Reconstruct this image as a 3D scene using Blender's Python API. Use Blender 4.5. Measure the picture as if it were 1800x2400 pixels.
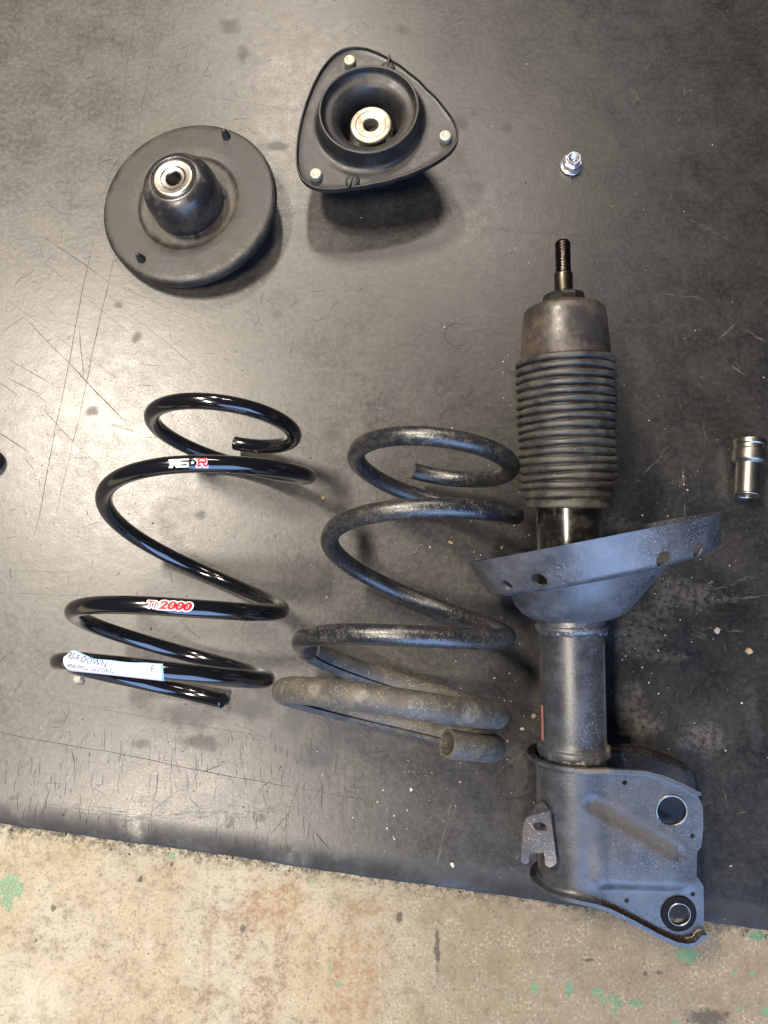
import bpy, bmesh, math, random
import numpy as np
from mathutils import Vector, Matrix
random.seed(7); rng = np.random.default_rng(7)
for o in list(bpy.data.objects): bpy.data.objects.remove(o)
SC = bpy.context.scene; COL = SC.collection
PI = math.pi; R_ = math.radians

# ------------------------------------------------------------------ camera
F = 1730.0; TAU = R_(13.0); HC = 0.70*math.cos(TAU)
cd = bpy.data.cameras.new('camera'); cam = bpy.data.objects.new('camera', cd); COL.objects.link(cam)
cam.location = (0, 0, HC); cam.rotation_euler = (TAU, 0, 0)
cd.sensor_fit = 'VERTICAL'; cd.sensor_height = 24.0; cd.lens = F/2400*24.0
cd.clip_start = 0.01; cd.clip_end = 60
SC.camera = cam
SC.render.resolution_x = 768; SC.render.resolution_y = 1024

# ------------------------------------------------------------------ light
world = bpy.data.worlds.new('World'); SC.world = world; world.use_nodes = True
bg = world.node_tree.nodes['Background']
bg.inputs[0].default_value = (0.62, 0.66, 0.74, 1); bg.inputs[1].default_value = 0.02
def area(name, loc, target, sx, sy, watts, color, spread=180):
    l = bpy.data.lights.new(name, 'AREA'); l.shape = 'RECTANGLE'; l.size = sx; l.size_y = sy
    l.energy = watts; l.color = color; l.spread = R_(spread)
    o = bpy.data.objects.new(name, l); COL.objects.link(o); o.location = loc
    d = Vector(target)-Vector(loc); o.rotation_euler = d.to_track_quat('-Z', 'Y').to_euler()
    return o
WARM = (1.0, 0.89, 0.75); COOL = (0.33, 0.55, 1.0)
area('ceiling_lamp', (-1.20, 1.05, 2.5), (-1.20, 1.051, 0), 0.22, 0.60, 136, WARM)
area('ceiling_lamp', (-0.90, -0.75, 2.5), (-0.90, -0.749, 0), 0.22, 0.75, 88, WARM)
area('ceiling_lamp', (0.42, 2.15, 2.5), (0.42, 2.151, 0), 0.5, 0.13, 24, WARM)
area('ceiling_lamp', (-0.40, 2.75, 2.5), (-0.40, 2.751, 0), 0.22, 0.7, 66, WARM)
area('doorway_daylight', (0.9, -2.5, 1.55), (0.5, 0.4, 0.6), 2.8, 2.7, 175, COOL)
vs = SC.view_settings; vs.view_transform = 'Standard'; vs.look = 'None'; vs.exposure = -0.10; vs.gamma = 1.0
vs.use_curve_mapping = False
SC.render.engine = 'CYCLES'

# ------------------------------------------------------------------ projection helpers (layout measured from the photograph)
FWD = np.array([0, math.sin(TAU), -math.cos(TAU)]); UP = np.array([0, math.cos(TAU), math.sin(TAU)])
RIGHT = np.array([1.0, 0, 0]); CAM = np.array([0, 0, HC])
def ray(px, py): return FWD*F+RIGHT*(px-900)+UP*(1200-py)
def W(px, py, z=0.0):
    d = ray(px, py); return CAM+d*((z-HC)/d[2])
def onplane(px, py, p0, n):
    d = ray(px, py); return CAM+d*(np.dot(np.asarray(p0)-CAM, n)/np.dot(d, n))

# ------------------------------------------------------------------ node helpers
class NT:
    def __init__(s, tree): s.t = tree; s.n = tree.nodes; s.l = tree.links
    def new(s, typ, **kw):
        nd = s.n.new(typ)
        for k, v in kw.items(): setattr(nd, k, v)
        return nd
    def put(s, sock, v):
        if v is None: return
        if isinstance(v, bpy.types.NodeSocket): s.l.new(v, sock)
        elif isinstance(v, (tuple, list, np.ndarray)):
            v = [float(x) for x in v]
            if sock.type == 'RGBA' and len(v) == 3: v = v+[1.0]
            sock.default_value = v
        else: sock.default_value = v
    def math(s, op, a, b=None, c=None, clamp=False):
        nd = s.new('ShaderNodeMath', operation=op, use_clamp=clamp); s.put(nd.inputs[0], a); s.put(nd.inputs[1], b); s.put(nd.inputs[2], c); return nd.outputs[0]
    def mul(s, a, b): return s.math('MULTIPLY', a, b)
    def add(s, a, b): return s.math('ADD', a, b)
    def mx(s, a, b): return s.math('MAXIMUM', a, b)
    def inv(s, a): return s.math('SUBTRACT', 1.0, a)
    def vm(s, op, a, b=None, out=0, sc=None):
        nd = s.new('ShaderNodeVectorMath', operation=op); s.put(nd.inputs[0], a); s.put(nd.inputs[1], b)
        if sc is not None: s.put(nd.inputs['Scale'], sc)
        return nd.outputs[out]
    def mr(s, v, a, b, c=0.0, d=1.0, smooth=True):
        nd = s.new('ShaderNodeMapRange', interpolation_type='SMOOTHSTEP' if smooth else 'LINEAR')
        for i, x in enumerate((v, a, b, c, d)): s.put(nd.inputs[i], x)
        return nd.outputs[0]
    def mix(s, f, a, b, mode='MIX'):
        nd = s.new('ShaderNodeMix', data_type='RGBA', blend_type=mode); s.put(nd.inputs[0], f); s.put(nd.inputs[6], a); s.put(nd.inputs[7], b); return nd.outputs[2]
    def noise(s, vec, scale, detail=4, rough=0.6, dist=0.0, col=False):
        nd = s.new('ShaderNodeTexNoise'); s.put(nd.inputs['Vector'], vec); s.put(nd.inputs['Scale'], scale)
        s.put(nd.inputs['Detail'], detail); s.put(nd.inputs['Roughness'], rough); s.put(nd.inputs['Distortion'], dist)
        return nd.outputs[1 if col else 0]
    def vor(s, vec, scale, feature='F1', out='Distance', rand=1.0):
        nd = s.new('ShaderNodeTexVoronoi', feature=feature); s.put(nd.inputs['Vector'], vec); s.put(nd.inputs['Scale'], scale)
        s.put(nd.inputs['Randomness'], rand); return nd.outputs[out]
    def scale(s, vec, v):
        return s.vm('MULTIPLY', vec, v)
    def sep(s, v):
        nd = s.new('ShaderNodeSeparateXYZ'); s.put(nd.inputs[0], v); return nd.outputs
    def bump(s, h, strength, dist, normal=None):
        nd = s.new('ShaderNodeBump'); s.put(nd.inputs['Height'], h); nd.inputs['Strength'].default_value = strength
        nd.inputs['Distance'].default_value = dist
        if normal is not None: s.put(nd.inputs['Normal'], normal)
        return nd.outputs[0]
    def group(s, g, **kw):
        nd = s.new('ShaderNodeGroup'); nd.node_tree = g
        for k, v in kw.items(): s.put(nd.inputs[k], v)
        return nd.outputs[0]

def make_line():
    # distance to a line segment with tapering ends -> 0..1 mask
    g = bpy.data.node_groups.new('line_mark', 'ShaderNodeTree'); I = g.interface
    for nm, ty in (('P', 'NodeSocketVector'), ('A', 'NodeSocketVector'), ('BA', 'NodeSocketVector'), ('Inv', 'NodeSocketFloat'), ('Width', 'NodeSocketFloat'), ('Taper', 'NodeSocketFloat')):
        I.new_socket(nm, in_out='INPUT', socket_type=ty)
    I.new_socket('Mask', in_out='OUTPUT', socket_type='NodeSocketFloat')
    n = NT(g); gi = n.new('NodeGroupInput'); go = n.new('NodeGroupOutput')
    pa = n.vm('SUBTRACT', gi.outputs['P'], gi.outputs['A'])
    t = n.math('MULTIPLY', n.vm('DOT_PRODUCT', pa, gi.outputs['BA'], out=1), gi.outputs['Inv'], clamp=True)
    d = n.vm('LENGTH', n.vm('SUBTRACT', pa, n.vm('SCALE', gi.outputs['BA'], sc=t)), out=1)
    tp = n.math('POWER', n.math('MULTIPLY', n.mul(t, n.inv(t)), 4.0, clamp=True), gi.outputs['Taper'])
    w = n.add(n.mul(gi.outputs['Width'], tp), 1e-6)
    n.l.new(n.mr(d, n.mul(w, 0.35), n.mul(w, 1.15), 1.0, 0.0), go.inputs[0])
    return g
G_LINE = make_line()
def line(n, P, a, b, w, taper=0.35):
    a = np.asarray(a, float); ba = np.asarray(b, float)-a
    return n.group(G_LINE, P=P, A=a, BA=ba, Inv=float(1/np.dot(ba, ba)), Width=w, Taper=taper)
# stains and painted highlights are stored on the surface as "1 at the centre, 0 at the outline, negative outside"; the material breaks the outline up with noise
def stain(n, name, noise, k, soft):
    at = n.new('ShaderNodeAttribute', attribute_name=name)
    v = n.add(at.outputs['Fac'], n.mul(n.math('SUBTRACT', noise, 0.5), k))
    return n.mr(v, -soft, soft)
def field(X, Y, table, k, z):
    out = np.full(X.shape, -2.0)
    for px, py, rx, ry in table:
        c = W(px, py, z); out = np.maximum(out, 1-np.hypot((X-c[0])/(rx*k), (Y-c[1])/(ry*k)))
    return out
def fgrid(name, xs, ys, zfun, fields):
    X, Y = np.meshgrid(xs, ys); nx, ny = len(xs), len(ys); co = np.stack([X, Y, zfun(X, Y)], -1).reshape(-1, 3)
    i = np.arange(nx*ny).reshape(ny, nx); q = np.stack([i[:-1, :-1], i[:-1, 1:], i[1:, 1:], i[1:, :-1]], -1).reshape(-1, 4)
    me = bpy.data.meshes.new(name); me.vertices.add(nx*ny); me.vertices.foreach_set('co', co.ravel().astype(np.float32))
    me.loops.add(q.size); me.loops.foreach_set('vertex_index', q.ravel().astype(np.int32))
    me.polygons.add(len(q)); me.polygons.foreach_set('loop_start', (np.arange(len(q))*4).astype(np.int32))
    me.update(calc_edges=True)
    for nm, tb, k, z in fields:
        at = me.attributes.new(nm, 'FLOAT', 'POINT'); at.data.foreach_set('value', field(X, Y, tb, k, z).ravel().astype(np.float32))
    return me

def material(name):
    m = bpy.data.materials.new(name); m.use_nodes = True
    n = NT(m.node_tree); b = n.n['Principled BSDF']
    return m, n, b
def setp(n, b, **kw):
    names = dict(color='Base Color', rough='Roughness', metal='Metallic', spec='Specular IOR Level', coat='Coat Weight', coatr='Coat Roughness', normal='Normal')
    for k, v in kw.items(): n.put(b.inputs[names[k]], v)
def objco(n): return n.new('ShaderNodeTexCoord').outputs['Object']
def worldco(n): return n.new('ShaderNodeNewGeometry').outputs['Position']

# --- marks on the mat and on the concrete, measured in the photograph
CUTS = (
        ([(331, -20), (255, 380)], .0007), ([(218, 560), (133, 992)], .0010), ([(140, 960), (82, 1252)], .0011),
        ([(380, -10), (318, 345)], .0006), ([(270, 590), (171, 1037)], .0010), ([(178, 1000), (127, 1233)], .0007),
        ([(104, 557), (259, 663)], .0010), ([(240, 652), (500, 771)], .0006), ([(79, 600), (202, 695), (316, 793), (411, 885)], .0006),
        ([(206, 644), (285, 720), (411, 821), (500, 894)], .0006), ([(58, 744), (161, 850)], .0009), ([(150, 838), (304, 999)], .0015),
        ([(0, 692), (136, 790)], .0007), ([(120, 778), (316, 916)], .0006), ([(9, 834), (127, 904)], .0010), ([(19, 888), (89, 923)], .0011),
        ([(-5, 895), (44, 929)], .0013), ([(-5, 1013), (66, 1059)], .0015), ([(95, 954), (168, 1034)], .0010), ([(150, 1015), (245, 1105)], .0005),
        ([(187, 771), (196, 878)], .0015), ([(247, 992), (348, 1021)], .0009), ([(6, 777), (60, 739)], .0008), ([(60, 739), (202, 768)], .0005),
        ([(55, 1071), (82, 1106)], .0010), ([(-10, 1714), (253, 1764)], .0008), ([(230, 1758), (675, 1845)], .0010), ([(640, 1838), (960, 1890)], .0006),
        ([(76, 1633), (270, 1667), (633, 1730)], .0005), ([(118, 1844), (97, 1912)], .0010), ([(473, 1811), (523, 1792)], .0011),
        ([(-5, 1338), (186, 1340)], .0005), ([(-5, 1390), (211, 1396)], .0004), ([(418, 1452), (468, 1498)], .0008), ([(630, 1960), (690, 1890)], .0008),
        ([(560, 1480), (800, 1600)], .0004), ([(1080, 530), (1440, 560)], .0004), ([(440, 220), (700, 260)], .0004), ([(740, 1950), (775, 1990)], .0014),
        ([(560, 1890), (500, 1960)], .0007), ([(1030, 250), (1260, 265)], .0004), ([(88, 560), (118, 660)], .0005), ([(350, 1905), (420, 1850)], .0007))
PALE = (([(1616, 515), (1703, 559)], .0012), ([(1735, 770), (1790, 800)], .0014), ([(1480, 210), (1500, 240)], .0020), ([(1560, 690), (1640, 700)], .0012),
                   ([(1640, 1390), (1800, 1340)], .0016), ([(1655, 1405), (1800, 1400)], .0010), ([(1640, 1470), (1740, 1480)], .0010), ([(1180, 1800), (1230, 1760)], .0010),
                   ([(260, 1920), (700, 1890)], .0045), ([(1600, 1100), (1605, 1210)], .0020), ([(1500, 1120), (1570, 1050)], .0012), ([(370, 1915), (120, 1890)], .0035),
                   ([(1700, 850), (1745, 880)], .0014), ([(1725, 760), (1690, 790)], .0010), ([(1620, 1475), (1650, 1490)], .0022), ([(1025, 2010), (1060, 1890)], .0030))
T_DARK = ((400, 212, 12, 12), (277, 714, 10, 10), (320, 790, 11, 11), (650, 737, 13, 13), (215, 963, 12, 12), (570, 128, 13, 28), (650, 345, 30, 12),
                           (538, 62, 26, 22), (945, 70, 18, 16), (850, 830, 14, 9), (780, 1025, 24, 18), (470, 1208, 12, 10), (615, 1468, 12, 10), (539, 1463, 12, 6),
                           (1190, 300, 14, 12), (1110, 265, 10, 10), (690, 1690, 34, 30), (740, 1770, 40, 26), (600, 1660, 30, 30), (1765, 1690, 16, 52), (610, 1920, 10, 8), (545, 1925, 6, 8), (535, 1935, 6, 5),
                           (30, 1550, 14, 9), (140, 1690, 14, 5), (450, 1675, 60, 25), (560, 1650, 34, 26), (30, 1870, 9, 5), (470, 1740, 40, 14), (330, 1745, 20, 8), (1085, 285, 14, 20), (325, 640, 5, 5))
T_DUST = ((1625, 1395, 60, 24), (1490, 1480, 46, 40), (1475, 1665, 26, 46), (1645, 1735, 34, 22), (1690, 1405, 40, 10), (1510, 1700, 30, 12), (1215, 1815, 14, 40), (1420, 1240, 60, 26), (1565, 1540, 40, 8), (1555, 1400, 20, 44))
T_RED = (
        (505, 2150, 10, 60), (485, 2300, 10, 90), (590, 2130, 20, 50), (665, 2170, 10, 110), (560, 2200, 22, 50), (620, 2330, 30, 60), (575, 2360, 14, 40), (660, 2270, 14, 70), (690, 2060, 9, 30))
T_RU = ((815, 2330, 60, 110), (850, 2250, 50, 70), (870, 2130, 60, 18), (640, 2120, 70, 50))
T_DK = ((1025, 2230, 6, 46), (1660, 2385, 46, 18), (1545, 2280, 9, 4), (1512, 2282, 6, 5), (568, 2178, 6, 9), (125, 2130, 6, 7), (402, 2026, 4, 6), (938, 2148, 8, 12), (1380, 2250, 14, 4), (330, 2060, 4, 8))
T_LT = ((350, 2210, 12, 40), (500, 2230, 6, 46), (100, 2330, 60, 50), (485, 2280, 5, 40))  # pale patches: lamp highlights on the concrete, put into its colour
T_GR = (
        (18, 2080, 36, 26), (18, 2112, 14, 22), (114, 2077, 5, 5), (775, 2264, 5, 8), (792, 2308, 8, 5), (1252, 2316, 9, 13), (1334, 2314, 9, 11), (1333, 2326, 9, 8), (1400, 2326, 13, 10), (1412, 2346, 8, 8), (1444, 2347, 13, 12), (1440, 2370, 7, 7), (1489, 2352, 16, 8),
        (1612, 2238, 26, 14), (1773, 2194, 24, 11), (1795, 2370, 12, 9), (1764, 2281, 6, 6), (1722, 2281, 5, 8), (1735, 2365, 5, 6), (1582, 2398, 8, 5), (1191, 2335, 5, 4), (733, 2066, 4, 5), (404, 2006, 7, 8))

def mat_rubber():
    m, n, b = material('worn black rubber'); P0 = worldco(n)
    flat = n.vm('MULTIPLY', P0, (1, 1, 0)); sx = n.sep(flat)
    big = n.noise(flat, 4.2, 4, 0.6); mid = n.noise(flat, 22, 6, 0.65, 0.4); fine = n.noise(flat, 190, 4, 0.7); n120 = n.noise(flat, 95, 4, 0.7)
    streak = n.noise(n.vm('MULTIPLY', flat, (260, 34, 1)), 1.0, 4, 0.65)
    dark = stain(n, 'dark', n120, 2.4, 0.6)
    dustp = n.mul(stain(n, 'dust', mid, 2.2, 1.0), n.mr(fine, 0.34, 0.62))
    left = n.mr(n.add(sx[0], n.mul(n.math('SUBTRACT', big, 0.5), 0.5)), -0.35, 0.22, 1.0, 0.0)  # left side lighter, right darker: ceiling reflection put into the mat colour
    worn = n.math('ADD', n.mul(left, 0.55), n.mul(n.mr(mid, 0.30, 0.72), n.add(0.20, n.mul(left, 0.25))))  # real wear noise plus the painted left-side brightness
    lowl = n.mul(n.mr(sx[1], -0.02, -0.09, 0, 1), n.mr(sx[0], 0.05, -0.05, 0, 1))
    worn = n.math('ADD', worn, n.mul(n.mul(lowl, n.mr(streak, 0.35, 0.65)), 0.35), clamp=True)
    col = n.mix(worn, (0.008, 0.008, 0.009), (0.060, 0.055, 0.047))
    col = n.mix(n.mul(n.mr(fine, 0.42, 0.70), n.add(0.10, n.mul(left, 0.34))), col, (0.120, 0.110, 0.094))
    col = n.mix(n.mul(n.mr(n120, 0.58, 0.74), 0.45), col, (0.018, 0.017, 0.016))
    col = n.mix(n.mul(dustp, 0.26), col, (0.17, 0.13, 0.09))
    spk = n.mul(n.mr(n.vor(flat, 150), 0.06, 0.13, 1, 0), n.mr(n.noise(flat, 26, 3), 0.50, 0.60))
    col = n.mix(n.mul(spk, 0.85), col, (0.008, 0.008, 0.007))
    col = n.mix(n.mul(dark, 0.38), col, (0.014, 0.014, 0.013))
    edge = n.mr(n.add(n.mul(n.add(sx[0], 0.3316), 0.1253), n.add(sx[1], 0.1205)), 0.026, 0.002, 0, 1)
    edge = n.mul(edge, n.mr(mid, 0.25, 0.6))
    col = n.mix(n.mul(edge, 0.75), col, (0.022, 0.022, 0.024))
    rough = n.add(0.385, n.mul(n.math('SUBTRACT', mid, 0.5), 0.18)); rough = n.add(rough, n.mul(n.math('SUBTRACT', n120, 0.5), 0.18))
    rough = n.add(rough, n.mul(n.mx(n.mx(spk, dustp), n.mx(n.mul(dark, 0.35), edge)), 0.4))
    h = n.add(n.mul(n.noise(flat, 38, 5, 0.6), 0.8), n.mul(fine, 0.5))
    grain = n.noise(flat, 520, 3, 0.7); rough = n.add(rough, n.mul(n.math('SUBTRACT', grain, 0.5), 0.28))
    setp(n, b, color=col, rough=rough, spec=n.add(0.72, n.mul(edge, -0.5)), normal=n.bump(h, 0.20, 0.0012))
    return m

def mat_concrete():
    m, n, b = material('stained bare concrete'); P0 = worldco(n); flat = n.vm('MULTIPLY', P0, (1, 1, 0)); sx = n.sep(flat)
    big = n.noise(flat, 9, 4); mid = n.noise(flat, 45, 6, 0.7); fine = n.noise(flat, 420, 4, 0.75); n2 = n.noise(flat, 150, 5, 0.75)
    col = n.mix(n.mr(big, 0.3, 0.7), (0.30, 0.25, 0.155), (0.35, 0.315, 0.235))
    col = n.mix(n.mul(n.mr(sx[0], -0.08, 0.10), 0.8), col, (0.165, 0.126, 0.078))  # right half darkened: falloff of the light painted into the concrete
    col = n.mix(n.mul(n.mr(n.add(n.mul(mid, 0.6), n.mul(n2, 0.4)), 0.46, 0.62), 0.6), col, (0.150, 0.110, 0.062))
    col = n.mix(n.mul(n.mr(n.add(fine, n.mul(n.math('SUBTRACT', n2, 0.5), 0.35)), 0.53, 0.68), 0.65), col, (0.07, 0.055, 0.04))
    col = n.mix(n.mul(n.mr(n.add(fine, n.mul(n.math('SUBTRACT', mid, 0.5), 0.4)), 0.45, 0.32), 0.5), col, (0.48, 0.41, 0.30))
    red = n.mul(stain(n, 'red', n2, 4.2, 0.7), n.mr(n.noise(flat, 330, 4, 0.75), 0.44, 0.58)); col = n.mix(n.mul(red, 0.62), col, (0.17, 0.075, 0.05))
    ru = stain(n, 'ru', mid, 2.0, 0.6); col = n.mix(n.mul(n.mul(ru, n.mr(n2, 0.34, 0.66)), 0.55), col, (0.25, 0.125, 0.05))
    dk = stain(n, 'dk', n2, 2.6, 0.35); col = n.mix(n.mul(dk, 0.75), col, (0.035, 0.028, 0.024))
    lt = stain(n, 'lt', n2, 3.0, 0.7); col = n.mix(n.mul(lt, 0.22), col, (0.55, 0.49, 0.39))
    gr = n.mul(stain(n, 'gr', n2, 2.2, 0.10), n.mr(n.noise(flat, 420, 4, 0.7), 0.36, 0.48))
    edge = n.mr(n.add(n.mul(n.add(sx[0], 0.3316), 0.1253), n.add(sx[1], 0.1205)), -0.014, 0.0, 0, 1)
    col = n.mix(n.mul(n.mul(edge, n.mr(n2, 0.40, 0.60)), 0.85), col, (0.03, 0.026, 0.022))
    col = n.mix(n.mul(gr, 0.72), col, n.mix(n.mr(mid, 0.35, 0.65), (0.05, 0.15, 0.075), (0.085, 0.24, 0.125)))
    h = n.add(n.mul(fine, 0.6), mid)
    setp(n, b, color=col, rough=n.mix(gr, (0.72,)*3, (0.45,)*3), spec=0.4, normal=n.bump(h, 0.45, 0.0012))
    return m

def simple(name, color, rough, metal=0.0, spec=0.5, coat=0.0, coatr=0.05, nscale=300, namt=0.12, bumpd=0.0, dust=None, dustamt=0.0, dscale=60, dlo=0.45, dhi=0.7, speck=None, speckamt=0.0, sscale=400, shi=0.68, grime=None, grimeamt=0.0, gscale=25):
    m, n, b = material(name); P = objco(n)
    fine = n.noise(P, nscale, 4, 0.65)
    c = n.mix(n.mul(fine, namt*2), color, [max(0, x*0.45) for x in color])
    rg = n.add(rough-0.06, n.mul(fine, 0.12))
    if grime is not None:
        g = n.mul(n.mr(n.noise(P, gscale, 5, 0.65, 0.5), 0.42, 0.66), grimeamt); c = n.mix(g, c, grime); rg = n.add(rg, n.mul(g, 0.2))
    if dust is not None:
        d = n.mul(n.mr(n.noise(P, dscale, 6, 0.72), dlo, dhi), dustamt); c = n.mix(d, c, dust); rg = n.add(rg, n.mul(d, 0.35))
    if speck is not None:
        s1 = n.mul(n.mr(n.noise(P, sscale, 3, 0.6), shi, shi+0.05), n.mr(n.noise(P, sscale*0.09, 3), 0.36, 0.62))
        s1 = n.mul(s1, speckamt); c = n.mix(s1, c, speck); rg = n.add(rg, n.mul(s1, 0.3))
    kw = dict(color=c, rough=rg, metal=metal, spec=spec, coat=coat, coatr=coatr)
    if bumpd: kw['normal'] = n.bump(n.add(fine, n.noise(P, nscale*0.25, 3)), 0.4, bumpd)
    setp(n, b, **kw)
    return m

M = {}
M['pale_scuff'] = simple('pale scuff', (0.13, 0.12, 0.105), 0.6, spec=0.4, nscale=900)
M['cut_deep'] = simple('deep cut rubber', (0.010, 0.009, 0.008), 0.75, spec=0.2, nscale=900); M['cut_fine'] = simple('fine cut rubber', (0.022, 0.020, 0.018), 0.5, spec=0.35, nscale=900)
M['rubber_mat'] = mat_rubber(); M['concrete'] = mat_concrete()
M['gloss_black'] = simple('gloss black powder coat', (0.006, 0.006, 0.008), 0.14, spec=0.6, coat=0.6, coatr=0.04, nscale=700, namt=0.05)
M['cut_end'] = simple('cut wire end', (0.012, 0.012, 0.013), 0.5, nscale=900)
M['old_coil'] = simple('weathered dark coil paint', (0.010, 0.012, 0.017), 0.30, spec=0.85, nscale=520, bumpd=0.0006, dust=(0.10, 0.078, 0.048), dustamt=0.30, dscale=130, dlo=0.48, dhi=0.66, speck=(0.34, 0.33, 0.31), speckamt=0.5, sscale=900, shi=0.60, grime=(0.05, 0.040, 0.026), grimeamt=0.22, gscale=18)
M['sleeve'] = simple('dusty rubber sleeve', (0.062, 0.060, 0.058), 0.50, spec=0.5, nscale=380, bumpd=0.0005, dust=(0.13, 0.105, 0.07), dustamt=0.6, dscale=90, dlo=0.40, dhi=0.66, speck=(0.50, 0.49, 0.47), speckamt=0.5, sscale=800, shi=0.60, grime=(0.034, 0.026, 0.018), grimeamt=0.5, gscale=30)
M['paint_metal'] = None
def mat_strut(name, base, marks=False, spec=0.72, salt_amt=0.5, salt_bias=0.0):
    m, n, b = material(name); P = objco(n)
    fine = n.noise(P, 420, 5, 0.7); mid = n.noise(P, 60, 6, 0.7); big = n.noise(P, 16, 4, 0.6)
    c = n.mix(n.mr(mid, 0.35, 0.7), [x*0.7 for x in base], [x*1.6 for x in base])
    c = n.mix(n.mul(n.mr(big, 0.50, 0.75), 0.45), c, (0.055, 0.044, 0.030))
    ox = n.sep(P)[0]; lean = n.mr(ox, -0.02, 0.03, -0.10, 0.07)
    salt = n.mul(n.mr(n.noise(P, 820, 5, 0.8), 0.56, 0.66), n.mr(n.add(n.add(n.noise(P, 26, 5, 0.65), lean), salt_bias), 0.42, 0.66))
    c = n.mix(n.mul(salt, salt_amt), c, (0.46, 0.48, 0.52))
    blk = n.mul(n.mr(n.noise(P, 330, 2), 0.68, 0.72), n.mr(n.noise(P, 40, 2), 0.45, 0.6)); c = n.mix(blk, c, (0.008, 0.008, 0.01))
    rg = n.add(0.30, n.mul(mid, 0.16)); rg = n.add(rg, n.mul(salt, 0.3))
    if marks:
        for f in marks:
            msk, colr, r2 = f(n, P); c = n.mix(msk, c, colr); rg = n.mix(msk, rg, (r2,)*3)
    h = n.add(n.mul(fine, 0.6), n.mul(salt, 0.6))
    setp(n, b, color=c, rough=rg, spec=spec, normal=n.bump(h, 0.5, 0.0006))
    return m
M['boot'] = simple('dusty bellows rubber', (0.020, 0.020, 0.021), 0.44, spec=0.55, nscale=240, bumpd=0.0003, dust=(0.088, 0.082, 0.070), dustamt=0.7, dscale=45, dlo=0.36, dhi=0.70, speck=(0.6, 0.57, 0.5), speckamt=0.7, sscale=420, shi=0.70)
M['boot_cap'] = simple('oil stained bump cap', (0.032, 0.029, 0.029), 0.34, spec=0.6, nscale=200, bumpd=0.0003, dust=(0.105, 0.072, 0.042), dustamt=0.55, dscale=22, dlo=0.42, dhi=0.62, grime=(0.012, 0.01, 0.012), grimeamt=0.7, gscale=30)
M['tube_black'] = simple('glossy oily tube', (0.008, 0.008, 0.009), 0.20, spec=0.7, coat=0.3, nscale=600, dust=(0.10, 0.09, 0.07), dustamt=0.3, dscale=70)
M['steel'] = simple('bright worn steel', (0.52, 0.49, 0.45), 0.30, metal=1.0, nscale=350, namt=0.25, grime=(0.10, 0.07, 0.035), grimeamt=0.4, gscale=60)
M['thread'] = simple('oily brown thread', (0.15, 0.13, 0.12), 0.24, metal=1.0, nscale=200, namt=0.3, grime=(0.035, 0.015, 0.008), grimeamt=0.9, gscale=60)
M['shank'] = simple('tarnished brass toned shank', (0.13, 0.118, 0.095), 0.34, metal=1.0, nscale=220, namt=0.3, grime=(0.07, 0.05, 0.03), grimeamt=0.6, gscale=80)
M['black_oxide'] = simple('black oxide washer', (0.014, 0.013, 0.013), 0.30, spec=0.6, nscale=300)
M['zinc'] = simple('zinc plated', (0.66, 0.64, 0.70), 0.30, metal=0.85, nscale=260, namt=0.2)
M['stud'] = simple('dull zinc stud', (0.42, 0.41, 0.35), 0.50, metal=0.55, nscale=260, namt=0.2, grime=(0.25, 0.22, 0.12), grimeamt=0.5, gscale=120)
M['insert'] = simple('yellowed steel insert', (0.38, 0.35, 0.30), 0.42, metal=0.75, nscale=160, namt=0.2, grime=(0.16, 0.085, 0.03), grimeamt=0.5, gscale=70)
M['seat_rubber'] = simple('dusty seat rubber', (0.019, 0.018, 0.017), 0.44, spec=0.5, nscale=240, bumpd=0.00025, dust=(0.056, 0.048, 0.037), dustamt=0.75, dscale=30, dlo=0.38, dhi=0.70, speck=(0.5, 0.48, 0.42), speckamt=0.6, sscale=300, shi=0.73)
M['mount_rubber'] = simple('black mount coating', (0.015, 0.015, 0.016), 0.40, spec=0.5, nscale=240, bumpd=0.0002, dust=(0.046, 0.040, 0.033), dustamt=0.6, dscale=34, dlo=0.42, dhi=0.72, speck=(0.55, 0.52, 0.46), speckamt=0.6, sscale=300, shi=0.74)
M['dome'] = simple('shiny dome cup', (0.018, 0.018, 0.021), 0.30, spec=0.65, nscale=260, dust=(0.10, 0.085, 0.065), dustamt=0.55, dscale=40, dlo=0.45, dhi=0.65)
M['peg'] = simple('peg rubber', (0.022, 0.023, 0.022), 0.55, nscale=300)
M['chrome'] = simple('satin chrome', (0.33, 0.31, 0.28), 0.33, metal=1.0, nscale=400, namt=0.15, grime=(0.10, 0.085, 0.06), grimeamt=0.35, gscale=80)
M['oil'] = simple('oily black ring', (0.004, 0.0035, 0.003), 0.55, spec=0.12, nscale=300)
M['dark'] = simple('painted hole shade', (0.010, 0.009, 0.008), 0.6)  # near-black fill, shade of the holes put into the colour
M['tab'] = simple('greasy tab metal', (0.055, 0.056, 0.066), 0.30, spec=0.9, nscale=300, bumpd=0.0003, speck=(0.6, 0.6, 0.62), speckamt=0.45, sscale=900, shi=0.60, grime=(0.030, 0.020, 0.014), grimeamt=0.5, gscale=50)
M['pink'] = simple('pink paint', (0.40, 0.15, 0.14), 0.5, nscale=500, namt=0.3)
M['white_print'] = simple('white print', (0.80, 0.79, 0.78), 0.35, namt=0.03)
M['red_print'] = simple('red print', (0.66, 0.012, 0.018), 0.35, namt=0.05)
M['paper'] = simple('glossy white paper', (0.64, 0.64, 0.65), 0.36, nscale=60, namt=0.05, coat=0.2)
M['blue_print'] = simple('light blue print', (0.20, 0.45, 0.66), 0.4, namt=0.05)
M['ink'] = simple('grey blue ink', (0.14, 0.15, 0.19), 0.5, namt=0.05)
M['grit'] = simple('pale grit', (0.62, 0.58, 0.50), 0.8, nscale=900, namt=0.4)
M['grit_dark'] = simple('dark debris', (0.03, 0.025, 0.02), 0.8, nscale=900, namt=0.3)
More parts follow.
